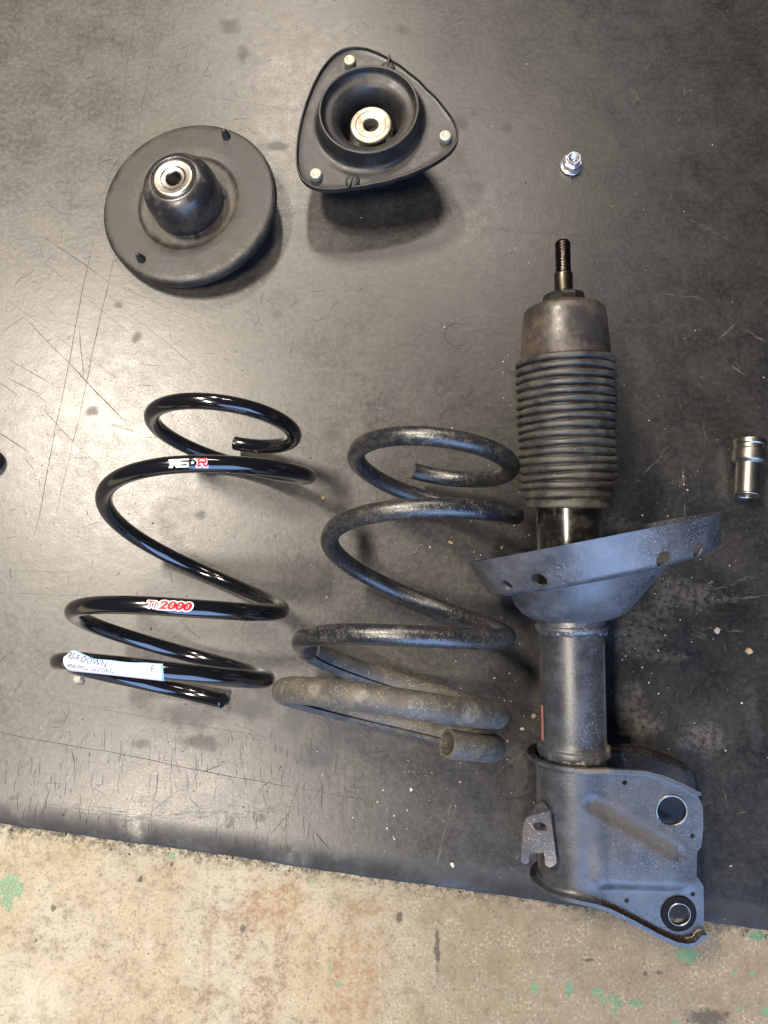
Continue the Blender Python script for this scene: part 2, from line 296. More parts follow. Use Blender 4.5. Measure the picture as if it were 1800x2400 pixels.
M['stone'] = simple('pale stone', (0.52, 0.47, 0.39), 0.85, nscale=900, namt=0.5, bumpd=0.0004)
M['stone_tan'] = simple('tan stone', (0.46, 0.35, 0.22), 0.85, nscale=900, namt=0.5)
M['stone_rust'] = simple('orange chip', (0.46, 0.26, 0.12), 0.8, nscale=900, namt=0.4)

# ------------------------------------------------------------------ mesh helpers
def thing(name, label, cat, mat4=None, group=None):
    o = bpy.data.objects.new(name, None); COL.objects.link(o); o.empty_display_size = 0.01
    if mat4 is not None: o.matrix_world = mat4
    o['label'] = label; o['category'] = cat
    if group: o['group'] = group
    return o
def link(name, me, mat, parent=None, sharp=35, label=None):
    o = bpy.data.objects.new(name, me); COL.objects.link(o)
    if mat is not None and not me.materials: me.materials.append(mat)
    for p in me.polygons: p.use_smooth = True
    if sharp is not None: me.set_sharp_from_angle(angle=R_(sharp))
    if parent is not None: o.parent = parent
    if label: o['label'] = label
    return o
def mesh(name, v, f):
    me = bpy.data.meshes.new(name); me.from_pydata([tuple(map(float, p)) for p in v], [], [tuple(map(int, q)) for q in f]); me.validate(); me.update(); return me
def fix(me):
    bm = bmesh.new(); bm.from_mesh(me); bmesh.ops.remove_doubles(bm, verts=bm.verts, dist=1e-7); bmesh.ops.recalc_face_normals(bm, faces=bm.faces); bm.to_mesh(me); bm.free(); return me
def grid(rows, closed_i=False, closed_j=True, cap0=False, cap1=False):
    """rows: list of point rings"""
    n = len(rows); m = len(rows[0]); v = [p for r in rows for p in r]; f = []
    for i in range(n if closed_i else n-1):
        i2 = (i+1) % n
        for j in range(m if closed_j else m-1):
            j2 = (j+1) % m; f.append((i*m+j, i*m+j2, i2*m+j2, i2*m+j))
    if cap0: f.append(tuple(range(m-1, -1, -1)))
    if cap1: f.append(tuple((n-1)*m+j for j in range(m)))
    return v, f
def lathe(prof, seg=64, cap0=False, cap1=False, axis='z', closed=False):
    """prof: list of (r, h)"""
    rows = []
    for r, h in prof:
        ring = []
        for j in range(seg):
            a = 2*PI*j/seg; x, y = r*math.cos(a), r*math.sin(a)
            ring.append((x, y, h) if axis == 'z' else (x, h, y))
        rows.append(ring)
    return grid(rows, closed_i=closed, cap0=cap0, cap1=cap1)
def rounded(prof, rad=0.8, k=3):
    """round the corners of an open profile polyline"""
    out = [prof[0]]
    for i in range(1, len(prof)-1):
        p0, p, p1 = (np.array(prof[j], float) for j in (i-1, i, i+1))
        d0 = p0-p; d1 = p1-p; l0 = np.linalg.norm(d0); l1 = np.linalg.norm(d1)
        if l0 < 1e-9 or l1 < 1e-9: continue
        q = min(rad, l0*0.45, l1*0.45); a = p+d0/l0*q; c = p+d1/l1*q
        for t in np.linspace(0, 1, k+1): out.append(tuple((1-t)**2*a+2*t*(1-t)*p+t*t*c))
    out.append(prof[-1]); return out
def lobj(name, prof, mat, parent, seg=64, mm=True, rad=0.8, axis='z', cap0=False, cap1=False, closed=False, sharp=35, xf=None):
    p = rounded(prof, rad) if rad and not closed else prof
    if mm: p = [(r/1000, h/1000) for r, h in p]
    v, f = lathe(p, seg, cap0, cap1, axis, closed)
    if xf is not None: v = [tuple(xf @ Vector(q)) for q in v]
    return link(name, fix(mesh(name, v, f)), mat, parent, sharp)
def boolean(o, cutters):
    for c in cutters:
        md = o.modifiers.new('cut', 'BOOLEAN'); md.object = c; md.operation = 'DIFFERENCE'; md.solver = 'EXACT'
    bpy.context.view_layer.update()
    dg = bpy.context.evaluated_depsgraph_get(); me = bpy.data.meshes.new_from_object(o.evaluated_get(dg))
    o.modifiers.clear(); old = o.data; o.data = me
    for p in me.polygons: p.use_smooth = True
    me.set_sharp_from_angle(angle=R_(35))
    for c in cutters: bpy.data.objects.remove(c)
    return o
def cutter(center, direction, r, length, seg=32, parent=None, sx=1.0):
    v, f = lathe([(r, -length/2), (r, length/2)], seg, True, True)
    q = Vector(direction).to_track_quat('Z', 'Y').to_matrix().to_4x4(); T = Matrix.Translation(Vector(center)) @ q @ Matrix.Diagonal((sx, 1, 1, 1))
    o = bpy.data.objects.new('cutter', fix(mesh('cutter', [tuple(T @ Vector(p)) for p in v], f))); COL.objects.link(o)
    if parent is not None: o.parent = parent
    return o
def sstep(x, a, b):
    t = min(1, max(0, (x-a)/(b-a))); return t*t*(3-2*t)

# ------------------------------------------------------------------ setting: floor and mat
def axis_pts(lo, hi, a, b, st):
    return np.concatenate([np.linspace(lo, a, 6)[:-1], np.arange(a, b, st), np.linspace(b, hi, 6)])
fl = link('floor', fgrid('floor', axis_pts(-2.5, 2.5, -0.37, 0.37, 0.0012), axis_pts(-2.0, 3.0, -0.30, -0.085, 0.0012), lambda X, Y: np.full(X.shape, -0.005),
     [('red', T_RED, 0.00036, -0.005), ('ru', T_RU, 0.00036, -0.005), ('dk', T_DK, 0.00036, -0.005), ('lt', T_LT, 0.00036, -0.005), ('gr', T_GR, 0.00036, -0.005)]), M['concrete'], None, None)
fl['kind'] = 'structure'
EA = W(0, 1935); EB = W(1800, 2183); ESL = (EB[1]-EA[1])/(EB[0]-EA[0])
def build_mat():
    ph = rng.uniform(0, 6.28, 6)
    prof = np.array([(0.0, -0.0049), (-0.0004, -0.0035), (0.0004, -0.0018), (0.0018, -0.0011), (0.008, -0.0006), (0.020, 0.0)])
    ds = np.concatenate([prof[:, 0], np.arange(0.022, 0.98, 0.0021), [1.3, 1.9, 2.7]]); zs = np.concatenate([prof[:, 1], np.zeros(len(ds)-len(prof))])
    xs = np.concatenate([[-2.3, -1.4, -0.8], np.arange(-0.47, 0.47, 0.0021), [0.8, 1.4, 2.3]])
    X, D = np.meshgrid(xs, ds); Z = np.repeat(zs[:, None], len(xs), 1)
    wv = 0.0010*np.sin(X*9+ph[0])+0.0004*np.sin(X*31+ph[1])+0.0002*np.sin(X*83+ph[2])+0.0002*np.sin(X*190+ph[3])
    Y = EA[1]+ESL*(X-EA[0])+D+wv*np.exp(-D*20)
    me = fgrid('rubber_mat', xs, ds, lambda a, b: Z, [])
    me.vertices.foreach_set('co', np.stack([X, Y, Z], -1).reshape(-1, 3).ravel().astype(np.float32)); me.update()
    for nm, tb in (('dark', T_DARK), ('dust', T_DUST)):
        at = me.attributes.new(nm, 'FLOAT', 'POINT'); at.data.foreach_set('value', field(X, Y, tb, 0.00041, 0.0).ravel().astype(np.float32))
    o = link('rubber_mat', me, M['rubber_mat'], None, None)
    o['label'] = 'large worn black rubber mat covering the concrete under all the parts'; o['category'] = 'mat'
    return o
mat_o = build_mat()
# knife cuts and drag marks: slender strips that follow the mat surface
def cut_strip(name, pts, w, mat, z, wob=0.0005):
    P = np.array([W(*p)[:2] for p in pts]); seg = np.linalg.norm(np.diff(P, axis=0), axis=1); cum = np.concatenate([[0], np.cumsum(seg)])
    nn = max(6, int(cum[-1]/0.006)); t = np.linspace(0, cum[-1], nn); C = np.stack([np.interp(t, cum, P[:, 0]), np.interp(t, cum, P[:, 1])], 1)
    T = np.gradient(C, axis=0); T /= np.linalg.norm(T, axis=1)[:, None]; N = np.stack([-T[:, 1], T[:, 0]], 1)
    ph = random.uniform(0, 6); C = C+N*(wob*np.sin(t*40+ph)+0.4*wob*np.sin(t*130+ph*2))[:, None]
    ww = w*np.clip(4*(t/cum[-1])*(1-t/cum[-1]), 0.02, 1)**0.5*(0.55+0.45*np.array([random.random() for _ in t]))
    v = []
    for c, q, k in zip(C, N, ww): v += [(*(c-q*k/2), z), (*(c+q*k/2), z)]
    f = [(2*i, 2*i+2, 2*i+3, 2*i+1) for i in range(nn-1)]
    return link(name, mesh(name, v, f), mat, mat_o, None)
for i, (pts, w) in enumerate(CUTS): cut_strip('cut_mark', pts, w*0.62, M['cut_deep'] if w >= .0008 else M['cut_fine'], 0.00006+0.00001*(i % 5))
def strips(name, items, mat, z):
    """many short slender marks in one piece"""
    v = []; f = []
    for (x, y, a, L, w) in items:
        k = len(v); d = np.array([math.cos(a), math.sin(a)]); q = np.array([-d[1], d[0]]); c = np.array([x, y]); bend = random.uniform(-.12, .12)*L; zz = z+random.random()*0.00004
        for t, ww in ((0, .08), (.35, 1), (.7, .8), (1, .06)):
            p = c+d*(t-.5)*L+q*bend*4*t*(1-t); v += [(*(p-q*w*ww/2), zz), (*(p+q*w*ww/2), zz)]
        f += [(k+2*i, k+2*i+2, k+2*i+3, k+2*i+1) for i in range(3)]
    o = link(name, mesh(name, v, f), mat, mat_o, None); o['kind'] = 'stuff'; return o
def inside(x, y): return y > EA[1]+ESL*(x-EA[0])+0.012
it = []
for _ in range(520):
    p = W(random.uniform(-20, 1100), random.uniform(-20, 1990)); it.append((p[0], p[1], random.uniform(0, PI), 0.002+0.022*random.random()**3, random.uniform(.00018, .00055)))
for _ in range(260):
    p = W(random.uniform(0, 800), random.uniform(1720, 2030)); it.append((p[0], p[1], PI/2+random.gauss(0, .12), 0.004+0.022*random.random()**2, random.uniform(.00018, .00050)))
strips('scuff_marks', [q for q in it if inside(q[0], q[1])], M['cut_fine'], 0.00016)
it = []
for _ in range(260):
    p = W(random.uniform(300, 1820), random.uniform(-20, 1990)); it.append((p[0], p[1], random.uniform(0, PI), 0.002+0.016*random.random()**3, random.uniform(.00018, .00050)))
for pts, w in PALE:
    A_, B_ = W(*pts[0])[:2], W(*pts[1])[:2]; L = np.linalg.norm(B_-A_); a = math.atan2(*(B_-A_)[::-1])
    for _ in range(int(6+L*160*max(1, w/.0015))):
        t = random.random(); c = A_+(B_-A_)*t+np.array([-math.sin(a), math.cos(a)])*random.gauss(0, w*0.5); it.append((c[0], c[1], a+random.gauss(0, .06), random.uniform(.004, .016), random.uniform(.00015, .0004)))
strips('drag_marks', [q for q in it if inside(q[0], q[1])], M['pale_scuff'], 0.00022)
rc = W(1070, 784); cut_strip('ring_print', [(1070+28*math.cos(a), 784+27*math.sin(a)) for a in np.linspace(0.2, 5.6, 40)], 0.0011, M['cut_fine'], 0.00013, 0.0003)

# ------------------------------------------------------------------ springs
def interp(k, v, t):
    k = np.asarray(k, float); v = np.asarray(v, float); t = np.asarray(t, float)
    m = np.zeros_like(v); d = np.diff(v)/np.diff(k); h = np.diff(k)
    m[1:-1] = (d[1:]*h[:-1]+d[:-1]*h[1:])/(k[2:]-k[:-2]); m[0] = d[0]; m[-1] = d[-1]
    i = np.clip(np.searchsorted(k, t)-1, 0, len(k)-2); hh = k[i+1]-k[i]; u = (t-k[i])/hh
    return (2*u**3-3*u**2+1)*v[i]+(u**3-2*u**2+u)*hh*m[i]+(-2*u**3+3*u**2)*v[i+1]+(u**3-u**2)*hh*m[i+1]
class Coil:
    def __init__(s, p, kr, ks, rw, rfun=None):
        s.p = np.array(p); s.kr = kr; s.ks = ks; s.z0 = 0
        td = np.linspace(kr[0], kr[-1], 1200); rr = np.array([rfun(t) if rfun else rw for t in td])
        s.z0 = -(s.at(td)[:, 2]-rr).min()
    def at(s, t):
        t = np.atleast_1d(np.asarray(t, float)); x0, y0, yaw, pit = s.p[:4]; nr = len(s.kr)
        r = interp(s.kr, s.p[4:4+nr], t); a = interp(s.ks, s.p[4+nr:], t); th = np.radians(t)
        ax = np.array([math.sin(yaw)*math.cos(pit), -math.cos(yaw)*math.cos(pit), math.sin(pit)])
        ex = np.array([math.cos(yaw), math.sin(yaw), 0]); ez = np.cross(ex, ax)
        if ez[2] < 0: ez = -ez
        s.ax = ax
        P = np.array([x0, y0, s.z0])+a[:, None]*ax+(r*np.cos(th))[:, None]*ex+(r*np.sin(th))[:, None]*ez
        return P
    def frame(s, t):
        t = np.atleast_1d(np.asarray(t, float)); P = s.at(t); T = s.at(t+0.5)-s.at(t-0.5); T /= np.linalg.norm(T, axis=1)[:, None]
        N = np.tile(s.ax, (len(t), 1)); N = N-(N*T).sum(1)[:, None]*T; N /= np.linalg.norm(N, axis=1)[:, None]
        return P, T, N, np.cross(T, N)      # N along spring axis, B radial
    def tube(s, t0, t1, r, step=3.0, seg=22, rin=None, a0=0.0, a1=2*PI, endround=0.0008, wob=0.0):
        n = max(4, int(abs(t1-t0)/step)); ts = np.linspace(t0, t1, n+1)
        P, T, N, B = s.frame(ts); rows = []
        full = abs(a1-a0-2*PI) < 1e-6
        an = np.linspace(a0, a1, seg+1)[:seg] if full else np.linspace(a0, a1, seg)
        def ringat(i, rad, off=0.0):
            return [P[i]+T[i]*off+rad*(math.cos(q)*N[i]+math.sin(q)*B[i]) for q in an]
        if rin is None:
            rows.append(ringat(0, r-endround*1.2, 0)); 
            for i in range(n+1):
                off = endround if i == 0 else (-endround if i == n else 0); rows.append(ringat(i, r, off))
            rows.append(ringat(n, r-endround*1.2, 0))
            return grid(rows, cap0=True, cap1=True)
        outer = [ringat(i, r+wob*math.sin(i*0.9)*math.sin(i*0.37)) for i in range(n+1)]; inner = [ringat(i, rin) for i in range(n+1)]
        rows = [o+list(reversed(q)) for o, q in zip(outer, inner)] if not full else None
        if full: return grid(outer+inner[::-1], closed_i=True)
        return grid(rows, cap0=True, cap1=True)
    def surf(s, t, ang, r):
        P, T, N, B = s.frame([t]); return P[0]+r*(math.cos(ang)*N[0]+math.sin(ang)*B[0])
PN = [-0.1345, 0.2206, -0.1667, 0.0259, 0.0709, 0.0509, 0.0757, 0.078, 0.0776, 0.0776, 0.0790, 0.0865, -0.001, 0.0026, 0.0108, 0.0213, 0.0654, 0.1131, 0.1595, 0.185, 0.2047, 0.2171, 0.2314]
PO = [0.0437, 0.1844, -0.1791, -0.0041, 0.0601, 0.0634, 0.0687, 0.0719, 0.0776, 0.0794, 0.0785, 0.0845, 0.080, 0.0785, 0.0, 0.0024, 0.0092, 0.0244, 0.0603, 0.0997, 0.141, 0.1697, 0.1947, 0.2014, 0.2197, 0.221]
RWN = 0.0066; RWO = 0.0075; RSL = 0.0097
cn = Coil(PN, [260, 450, 630, 810, 1260, 1440, 1620, 1735], [260, 380, 500, 650, 800, 950, 1100, 1250, 1400, 1550, 1720], 0.0066)
co = Coil(PO, [250, 450, 630, 810, 1080, 1260, 1440, 1620, 1790, 1870], [250, 380, 500, 650, 800, 950, 1100, 1250, 1400, 1550, 1700, 1870], RWO, lambda t: RSL if t > 1275 else RWO)
def loc_v(v, c): return [np.asarray(p)-c for p in v]

# ---- new black spring
bn = np.array([*cn.at(1170)[0][:2], 0.0])
spring_new = thing('coil_spring', 'glossy black coil spring with red and white lettering and a paper label', 'spring', Matrix.Translation(Vector(bn)), 'coil springs')
v, f = cn.tube(263.5, 1732, RWN, 2.5, 26)
link('wire', fix(mesh('wire', loc_v(v, bn), f)), M['gloss_black'], spring_new, 40)

def facing(coil, t, r):
    """angle round the wire that faces the camera, and the direction of image-right along the wire"""
    P, T, N, B = coil.frame([t]); d = CAM-P[0]; return math.atan2(np.dot(d, B[0]), np.dot(d, N[0]))
def text_mesh(txt, size, offset=0.0, shear=0.0, sx=1.0):
    c = bpy.data.curves.new('txt', 'FONT'); c.body = txt; c.size = size; c.offset = offset; c.shear = shear; c.resolution_u = 3
    o = bpy.data.objects.new('txt', c); COL.objects.link(o); bpy.context.view_layer.update()
    me = bpy.data.meshes.new_from_object(o.evaluated_get(bpy.context.evaluated_depsgraph_get()))
    bpy.data.objects.remove(o); bpy.data.curves.remove(c)
    bm = bmesh.new(); bm.from_mesh(me); bpy.data.meshes.remove(me)
    seen = set(); k = 0
    for v0 in bm.verts:
        if v0 in seen: continue
        st_ = [v0]; seen.add(v0)
        while st_:
            q = st_.pop(); q.co.z = k*8e-6
            for e in q.link_edges:
                w = e.other_vert(q)
                if w not in seen: seen.add(w); st_.append(w)
        k += 1
    for vv in bm.verts: vv.co.x *= sx
    return bm
def poly_bm(polys):
    bm = bmesh.new()
    for i, p in enumerate(polys):
        bm.faces.new([bm.verts.new((x, y, i*8e-6)) for x, y in p])
    return bm
def slice_bm(bm, du, dv):
    xs = [v.co.x for v in bm.verts]; ys = [v.co.y for v in bm.verts]
    for lo, hi, st, no in ((min(xs), max(xs), du, (1, 0, 0)), (min(ys), max(ys), dv, (0, 1, 0))):
        x = lo+st
        while x < hi:
            bmesh.ops.bisect_plane(bm, geom=bm.verts[:]+bm.edges[:]+bm.faces[:], plane_co=(x*no[0], x*no[1], 0), plane_no=no, dist=1e-7); x += st
def wrap_bm(bm, coil, tc, angc, r, base, u0=0.0, v0=0.0, lift=None):
    """map flat (u right, v up, metres) onto the wire; tc the wire parameter at u=0, angle angc at v=0"""
    P, T, N, B = coil.frame([tc]); ds = np.linalg.norm(coil.at(tc+0.5)-coil.at(tc-0.5)); sgn = 1 if T[0][0] > 0 else -1
    # which sense of the angle moves up in the picture
    e = 0.05; up_s = 1 if np.dot(coil.surf(tc, angc+e, r)-coil.surf(tc, angc-e, r), UP) > 0 else -1
    for vv in bm.verts:
        u, w = vv.co.x+u0, vv.co.y+v0; rr = r+vv.co.z+(lift(u, w) if lift else 0.0)
        p = coil.surf(tc+sgn*u/ds, angc+up_s*w/r, rr)
        vv.co = Vector(p-base)
def bm_obj(name, bm, mat, parent, label=None):
    me = bpy.data.meshes.new(name); bmesh.ops.recalc_face_normals(bm, faces=bm.faces); bm.to_mesh(me); bm.free()
    return link(name, me, mat, parent, None, label)
# block lettering for the first logo, drawn as bold slab strokes (units: 1 = letter height)
def strokes(segs, w):
    out = []
    for (x0, y0), (x1, y1) in segs:
        d = np.array([x1-x0, y1-y0], float); L = np.linalg.norm(d); d /= L; nn = np.array([-d[1], d[0]])*w/2; d = d*w/2
        a = np.array([x0, y0]); b = np.array([x1, y1]); out.append([tuple(a-d-nn), tuple(b+d-nn), tuple(b+d+nn), tuple(a-d+nn)])
    return out
LET_R = [((0.1, 0.0), (0.42, 0.0)), ((0.26, 0.0), (0.26, 1.0)), ((0.05, 1.0), (1.1, 1.0)), ((1.15, 0.9), (1.15, 0.6)), ((0.3, 0.5), (1.1, 0.5)), ((0.75, 0.48), (1.05, 0.0)), ((1.02, 0.0), (1.28, 0.0))]
LET_S = [((1.15, 1.0), (0.2, 1.0)), ((0.12, 0.9), (0.12, 0.6)), ((0.15, 0.5), (1.08, 0.5)), ((1.15, 0.4), (1.15, 0.1)), ((1.1, 0.0), (0.05, 0.0))]
STAR = []
for i in range(5):
    a0 = PI/2+i*2*PI/5
    STAR.append([(0, 0), (0.12*math.cos(a0-PI/5), 0.12*math.sin(a0-PI/5)), (0.3*math.cos(a0), 0.3*math.sin(a0)), (0.12*math.cos(a0+PI/5), 0.12*math.sin(a0+PI/5))])
def move(polys, dx, dy, s, shear=0.0): return [[((x+shear*y)*s+dx, y*s+dy) for x, y in p] for p in polys]
def tfind(coil, px, lo, hi):
    best = None
    for t in np.linspace(lo, hi, 400):
        p = coil.at(t)[0]; q = p-CAM; d = np.dot(q, FWD); x = 900+F*q[0]/d
        if best is None or abs(x-px) < best[0]: best = (abs(x-px), t)
    return best[1]
H1 = 0.0052
t_a = tfind(cn, 447, 770, 850); ang = facing(cn, t_a, RWN)+0.0
for nm, polys, mt, off in (
    ('lettering', move(strokes(LET_R, 0.24), -0.0136, -0.0017, H1, 0.06)+move(strokes(LET_S, 0.24), -0.0066, -0.0017, H1)+move(STAR, 0.0025, 0.0010, H1*0.95), 'white_print', 0.00012),
    ('lettering', move(strokes(LET_R, 0.42), 0.0050, -0.0018, H1*1.0), 'white_print', 0.00012),
    ('lettering', move(strokes(LET_R, 0.24), 0.0051, -0.0013, H1*1.0), 'red_print', 0.00034)):
    bm = poly_bm(polys); slice_bm(bm, 0.0015, 0.0005)
    # separate heights stop overlapping strokes from fighting
    for i, vv in enumerate(bm.verts): pass
    wrap_bm(bm, cn, t_a, ang, RWN+off, bn)
    bm_obj(nm, bm, M[mt], spring_new)
# second logo
t_b = tfind(cn, 402, 1130, 1200); ang = facing(cn, t_b, RWN)
for txt, x0, size, sx, off, mt, dz, shear in (('Ti', -0.0157, 0.0074, 1.05, 0.0007, 'white_print', 0.00012, 0.2), ('Ti', -0.0157, 0.0074, 1.05, 0.00012, 'red_print', 0.00034, 0.2),
                                    ('2000', -0.0076, 0.0080, 1.22, 0.0012, 'white_print', 0.00015, 0.25), ('2000', -0.0076, 0.0080, 1.22, 0.00038, 'red_print', 0.00034, 0.25)):
    bm = text_mesh(txt, size, off, shear, sx); slice_bm(bm, 0.0015, 0.0005)
    wrap_bm(bm, cn, t_b, ang, RWN+dz, bn, x0, -0.0016)
    bm_obj('lettering', bm, M[mt], spring_new)
# paper label on the bottom coil
t_c = tfind(cn, 262, 1490, 1580); ang = facing(cn, t_c, RWN)
LL = 0.0735
def top_edge(u):   # u in 0..1 left to right, upper edge of the paper (m above the facing line)
    return float(np.interp(u, [0, .09, .25, .38, .55, .68, .85, 1.0], [.0022, .0066, .0046, .0026, .0028, .0026, .0040, .0044]))
def left_cut(vn): return 0.0
def lift(u, w): 
    k = sstep(w, 0.002, 0.008); return 0.00025+0.0022*k*sstep(-u, 0.012, 0.03)+0.0009*k*sstep(u, 0.02, 0.035)+0.00018*math.sin(u*420+w*300)*math.sin(u*150+1.0)*sstep(w, -0.008, 0.002)
def paper(u0, u1, dtop, dbot, dz):
    bm = bmesh.new(); nu, nv = 60, 16; vv = []
    for j in range(nv+1):
        r = []
        for i in range(nu+1):
            uu = u0+(u1-u0)*i/nu; un = uu/LL+0.5; top = top_edge(un)-dtop; bot = -0.0105+dbot
            w = bot+(top-bot)*j/nv; slant = 0.004*(0.5-un)*2*(0.5-j/nv) if un < 0.1 else -0.0035*(j/nv-0.5)*sstep(un, 0.85, 1.0)
            r.append(bm.verts.new((uu+slant, w, 0)))
        vv.append(r)
    for j in range(nv):
        for i in range(nu): bm.faces.new((vv[j][i], vv[j][i+1], vv[j+1][i+1], vv[j+1][i]))
    wrap_bm(bm, cn, t_c, ang, RWN, bn, lift=lambda u, w: lift(u, w)+dz)
    return bm
lab = bm_obj('paper_label', paper(-LL/2, LL/2, 0.0, 0.0, 0.00005), M['blue_print'], spring_new, 'white paper label with a light blue border')
bm_obj('paper_face', paper(-LL/2+0.0003, LL/2-0.0012, 0.0007, 0.0, 0.0002), M['paper'], lab)
for txt, x0, y0, size, sx, rot, mt, off in (('RS-R DOWN', -0.0335, 0.0012, 0.0056, 1.08, -0.10, 'blue_print2', 0.00008), ('VM4/VMG  LEVORG', -0.0335, -0.0052, 0.0048, 0.95, -0.02, 'ink', 0.0), ('F', 0.0283, -0.0015, 0.0062, 1.0, -PI/2*0+0.1, 'ink', 0.0)):
    bm = text_mesh(txt, size, off, 0.0, sx)
    bmesh.ops.rotate(bm, verts=bm.verts, cent=(0, 0, 0), matrix=Matrix.Rotation(rot, 3, 'Z'))
    for vv in bm.verts: vv.co.x += x0; vv.co.y += y0
    slice_bm(bm, 0.003, 0.0008)
    wrap_bm(bm, cn, t_c, ang, RWN, bn, lift=lambda u, w: lift(u, w)+0.00035)
    bm_obj('lettering', bm, M['ink'] if mt == 'ink' else simple('soft blue ink', (0.07, 0.13, 0.27), 0.5, namt=0.05), lab)

# ---- old spring
bo = np.array([*co.at(1170)[0][:2], 0.0])
spring_old = thing('coil_spring', 'dirty weathered coil spring with a rubber sleeve on its bottom coil beside the strut', 'spring', Matrix.Translation(Vector(bo)), 'coil springs')
def mat_sleeve():
    m = M['sleeve']; n = NT(m.node_tree); b = n.n['Principled BSDF']; P = objco(n); src = b.inputs['Base Color'].links[0].from_socket
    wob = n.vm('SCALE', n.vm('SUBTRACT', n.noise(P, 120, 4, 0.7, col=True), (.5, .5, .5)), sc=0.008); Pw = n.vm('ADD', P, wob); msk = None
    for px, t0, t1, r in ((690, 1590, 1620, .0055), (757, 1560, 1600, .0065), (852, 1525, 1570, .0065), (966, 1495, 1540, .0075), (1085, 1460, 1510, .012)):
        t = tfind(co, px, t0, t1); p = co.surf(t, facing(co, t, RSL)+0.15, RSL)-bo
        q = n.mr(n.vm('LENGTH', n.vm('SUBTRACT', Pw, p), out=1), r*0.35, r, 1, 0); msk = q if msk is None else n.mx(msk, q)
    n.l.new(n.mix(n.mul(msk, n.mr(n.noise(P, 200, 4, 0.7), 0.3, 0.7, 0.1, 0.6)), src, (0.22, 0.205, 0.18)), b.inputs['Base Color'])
mat_sleeve()
v, f = co.tube(252.5, 1846, RWO, 2.5, 26, endround=0.0007)
link('wire', fix(mesh('wire', loc_v(v, bo), f)), M['old_coil'], spring_old, 40)
gap = 0.10
for t0, t1 in ((1278, 1587), (1588.2, 1860)):
    v, f = co.tube(t0, t1, RSL, 2.5, 34, rin=RWO+0.0002, a0=-PI*0.34+gap, a1=-PI*0.34+2*PI-gap, wob=0.00012)
    link('rubber_sleeve', fix(mesh('rubber_sleeve', loc_v(v, bo), f)), M['sleeve'], spring_old, 40)

# ------------------------------------------------------------------ strut
DS = 0.594; KP = DS/F; YAW = 0.0218
A0 = (1335-900)/F*DS; B0 = (1200-1320)/F*DS
org = CAM+FWD*DS+RIGHT*A0+UP*B0
rx = RIGHT*math.cos(YAW)+UP*math.sin(YAW); ry = -RIGHT*math.sin(YAW)+UP*math.cos(YAW); rz = -FWD
MS = Matrix(((rx[0], ry[0], rz[0], org[0]), (rx[1], ry[1], rz[1], org[1]), (rx[2], ry[2], rz[2], org[2]), (0, 0, 0, 1)))
def sl(px, py, c=0.0):
    """photo point at height c above the strut axis plane -> strut coordinates (a, b)"""
    a = (px-900)/F*(DS-c)-A0; b = (1200-py)/F*(DS-c)-B0
    return a*math.cos(YAW)+b*math.sin(YAW), -a*math.sin(YAW)+b*math.cos(YAW)
def bb(y): return (1320-y)*KP*1000   # axis station in mm
def st(r, y): return (r, bb(1200+(y-1200)*(1-r/(DS*1000))))   # edge of radius r (mm) seen at photo row y on its near side
strut = thing('suspension_strut', 'dusty used suspension strut with ribbed rubber boot, spring perch and knuckle bracket', 'strut', MS)
AX = 'y'
def yl(name, prof, mat, **kw): return lobj(name, prof, mat, strut, axis='y', **kw)
# rod end
prof = [st(0, 559), st(4.6, 559), st(5.6, 562)]
y = 564.0
while y < 631: prof += [st(6.15, y), st(6.15, y+0.6), st(5.5, y+1.9), st(5.5, y+2.4)]; y += 3.7
prof += [st(5.2, 632)]
yl('threaded_rod', prof, M['thread'], seg=40, rad=0, sharp=50)
yl('rod_shank', [st(0, 633), st(6.6, 633), st(7.4, 635), st(7.4, 676), st(0, 676)], M['shank'], seg=48)
yl('seat_nut', [st(0, 674), st(9.5, 674), st(16.0, 678), st(17.0, 684), st(17.0, 700), st(0, 700)], M['black_oxide'], seg=10, rad=0, sharp=20)
yl('bump_cap', [st(6, 694), st(29.0, 697), st(31.8, 702), st(32.8, 714), st(34.5, 770), st(35.6, 822), st(20, 822)], M['boot_cap'], seg=96, rad=1.2)
prof = [st(33, 814)]
for i in range(17):
    yc = 827+i*20.6; ro = 39.6+0.5*math.sin(i*0.45); ri = 35.4
    if i == 16: ro = 36.6
    for q in np.linspace(-1, 1, 9):
        prof.append((ri+(ro-ri)*math.sqrt(max(0, 1-abs(q)**3.2)), st(39.6, yc+q*8.6)[1]))
prof += [st(33.6, 1168), st(33.4, 1172), st(33.2, 1176), st(33.6, 1180), st(33.8, 1186), st(33.0, 1190), st(25.7, 1190)]
boot = yl('rubber_boot', prof, M['boot'], seg=110, rad=0, sharp=60)
for vv in boot.data.vertices:
    x, y_, z = vv.co; a_ = math.atan2(z, x); fb = y_*1000
    vv.co.y += 0.0007*math.sin(a_+fb*0.09)*math.sin(fb*0.041)+0.0003*math.sin(3*a_+fb*0.31)
    kk = 1+0.008*math.sin(2*a_+fb*0.17)+0.006*math.sin(5*a_+fb*0.53); vv.co.x *= kk; vv.co.z *= kk
yl('upper_tube', [st(0, 1150), st(25.5, 1150), st(25.5, 1460), st(0, 1460)], M['tube_black'], seg=72, rad=0)
# embossed word on the cap
bm = text_mesh('MADE  IN  JAPAN', 0.0082, 0.0, 0.0, 1.0); slice_bm(bm, 0.0012, 0.01)
for vv in bm.verts:
    u, w = vv.co.x-0.019, vv.co.y; rr = 0.03552; th = u/rr; vv.co = Vector((rr*math.sin(th+0.06), st(36, 806)[1]/1000+w, rr*math.cos(th+0.06)))
bm_obj('embossed_lettering', bm, M['boot_cap'], strut)

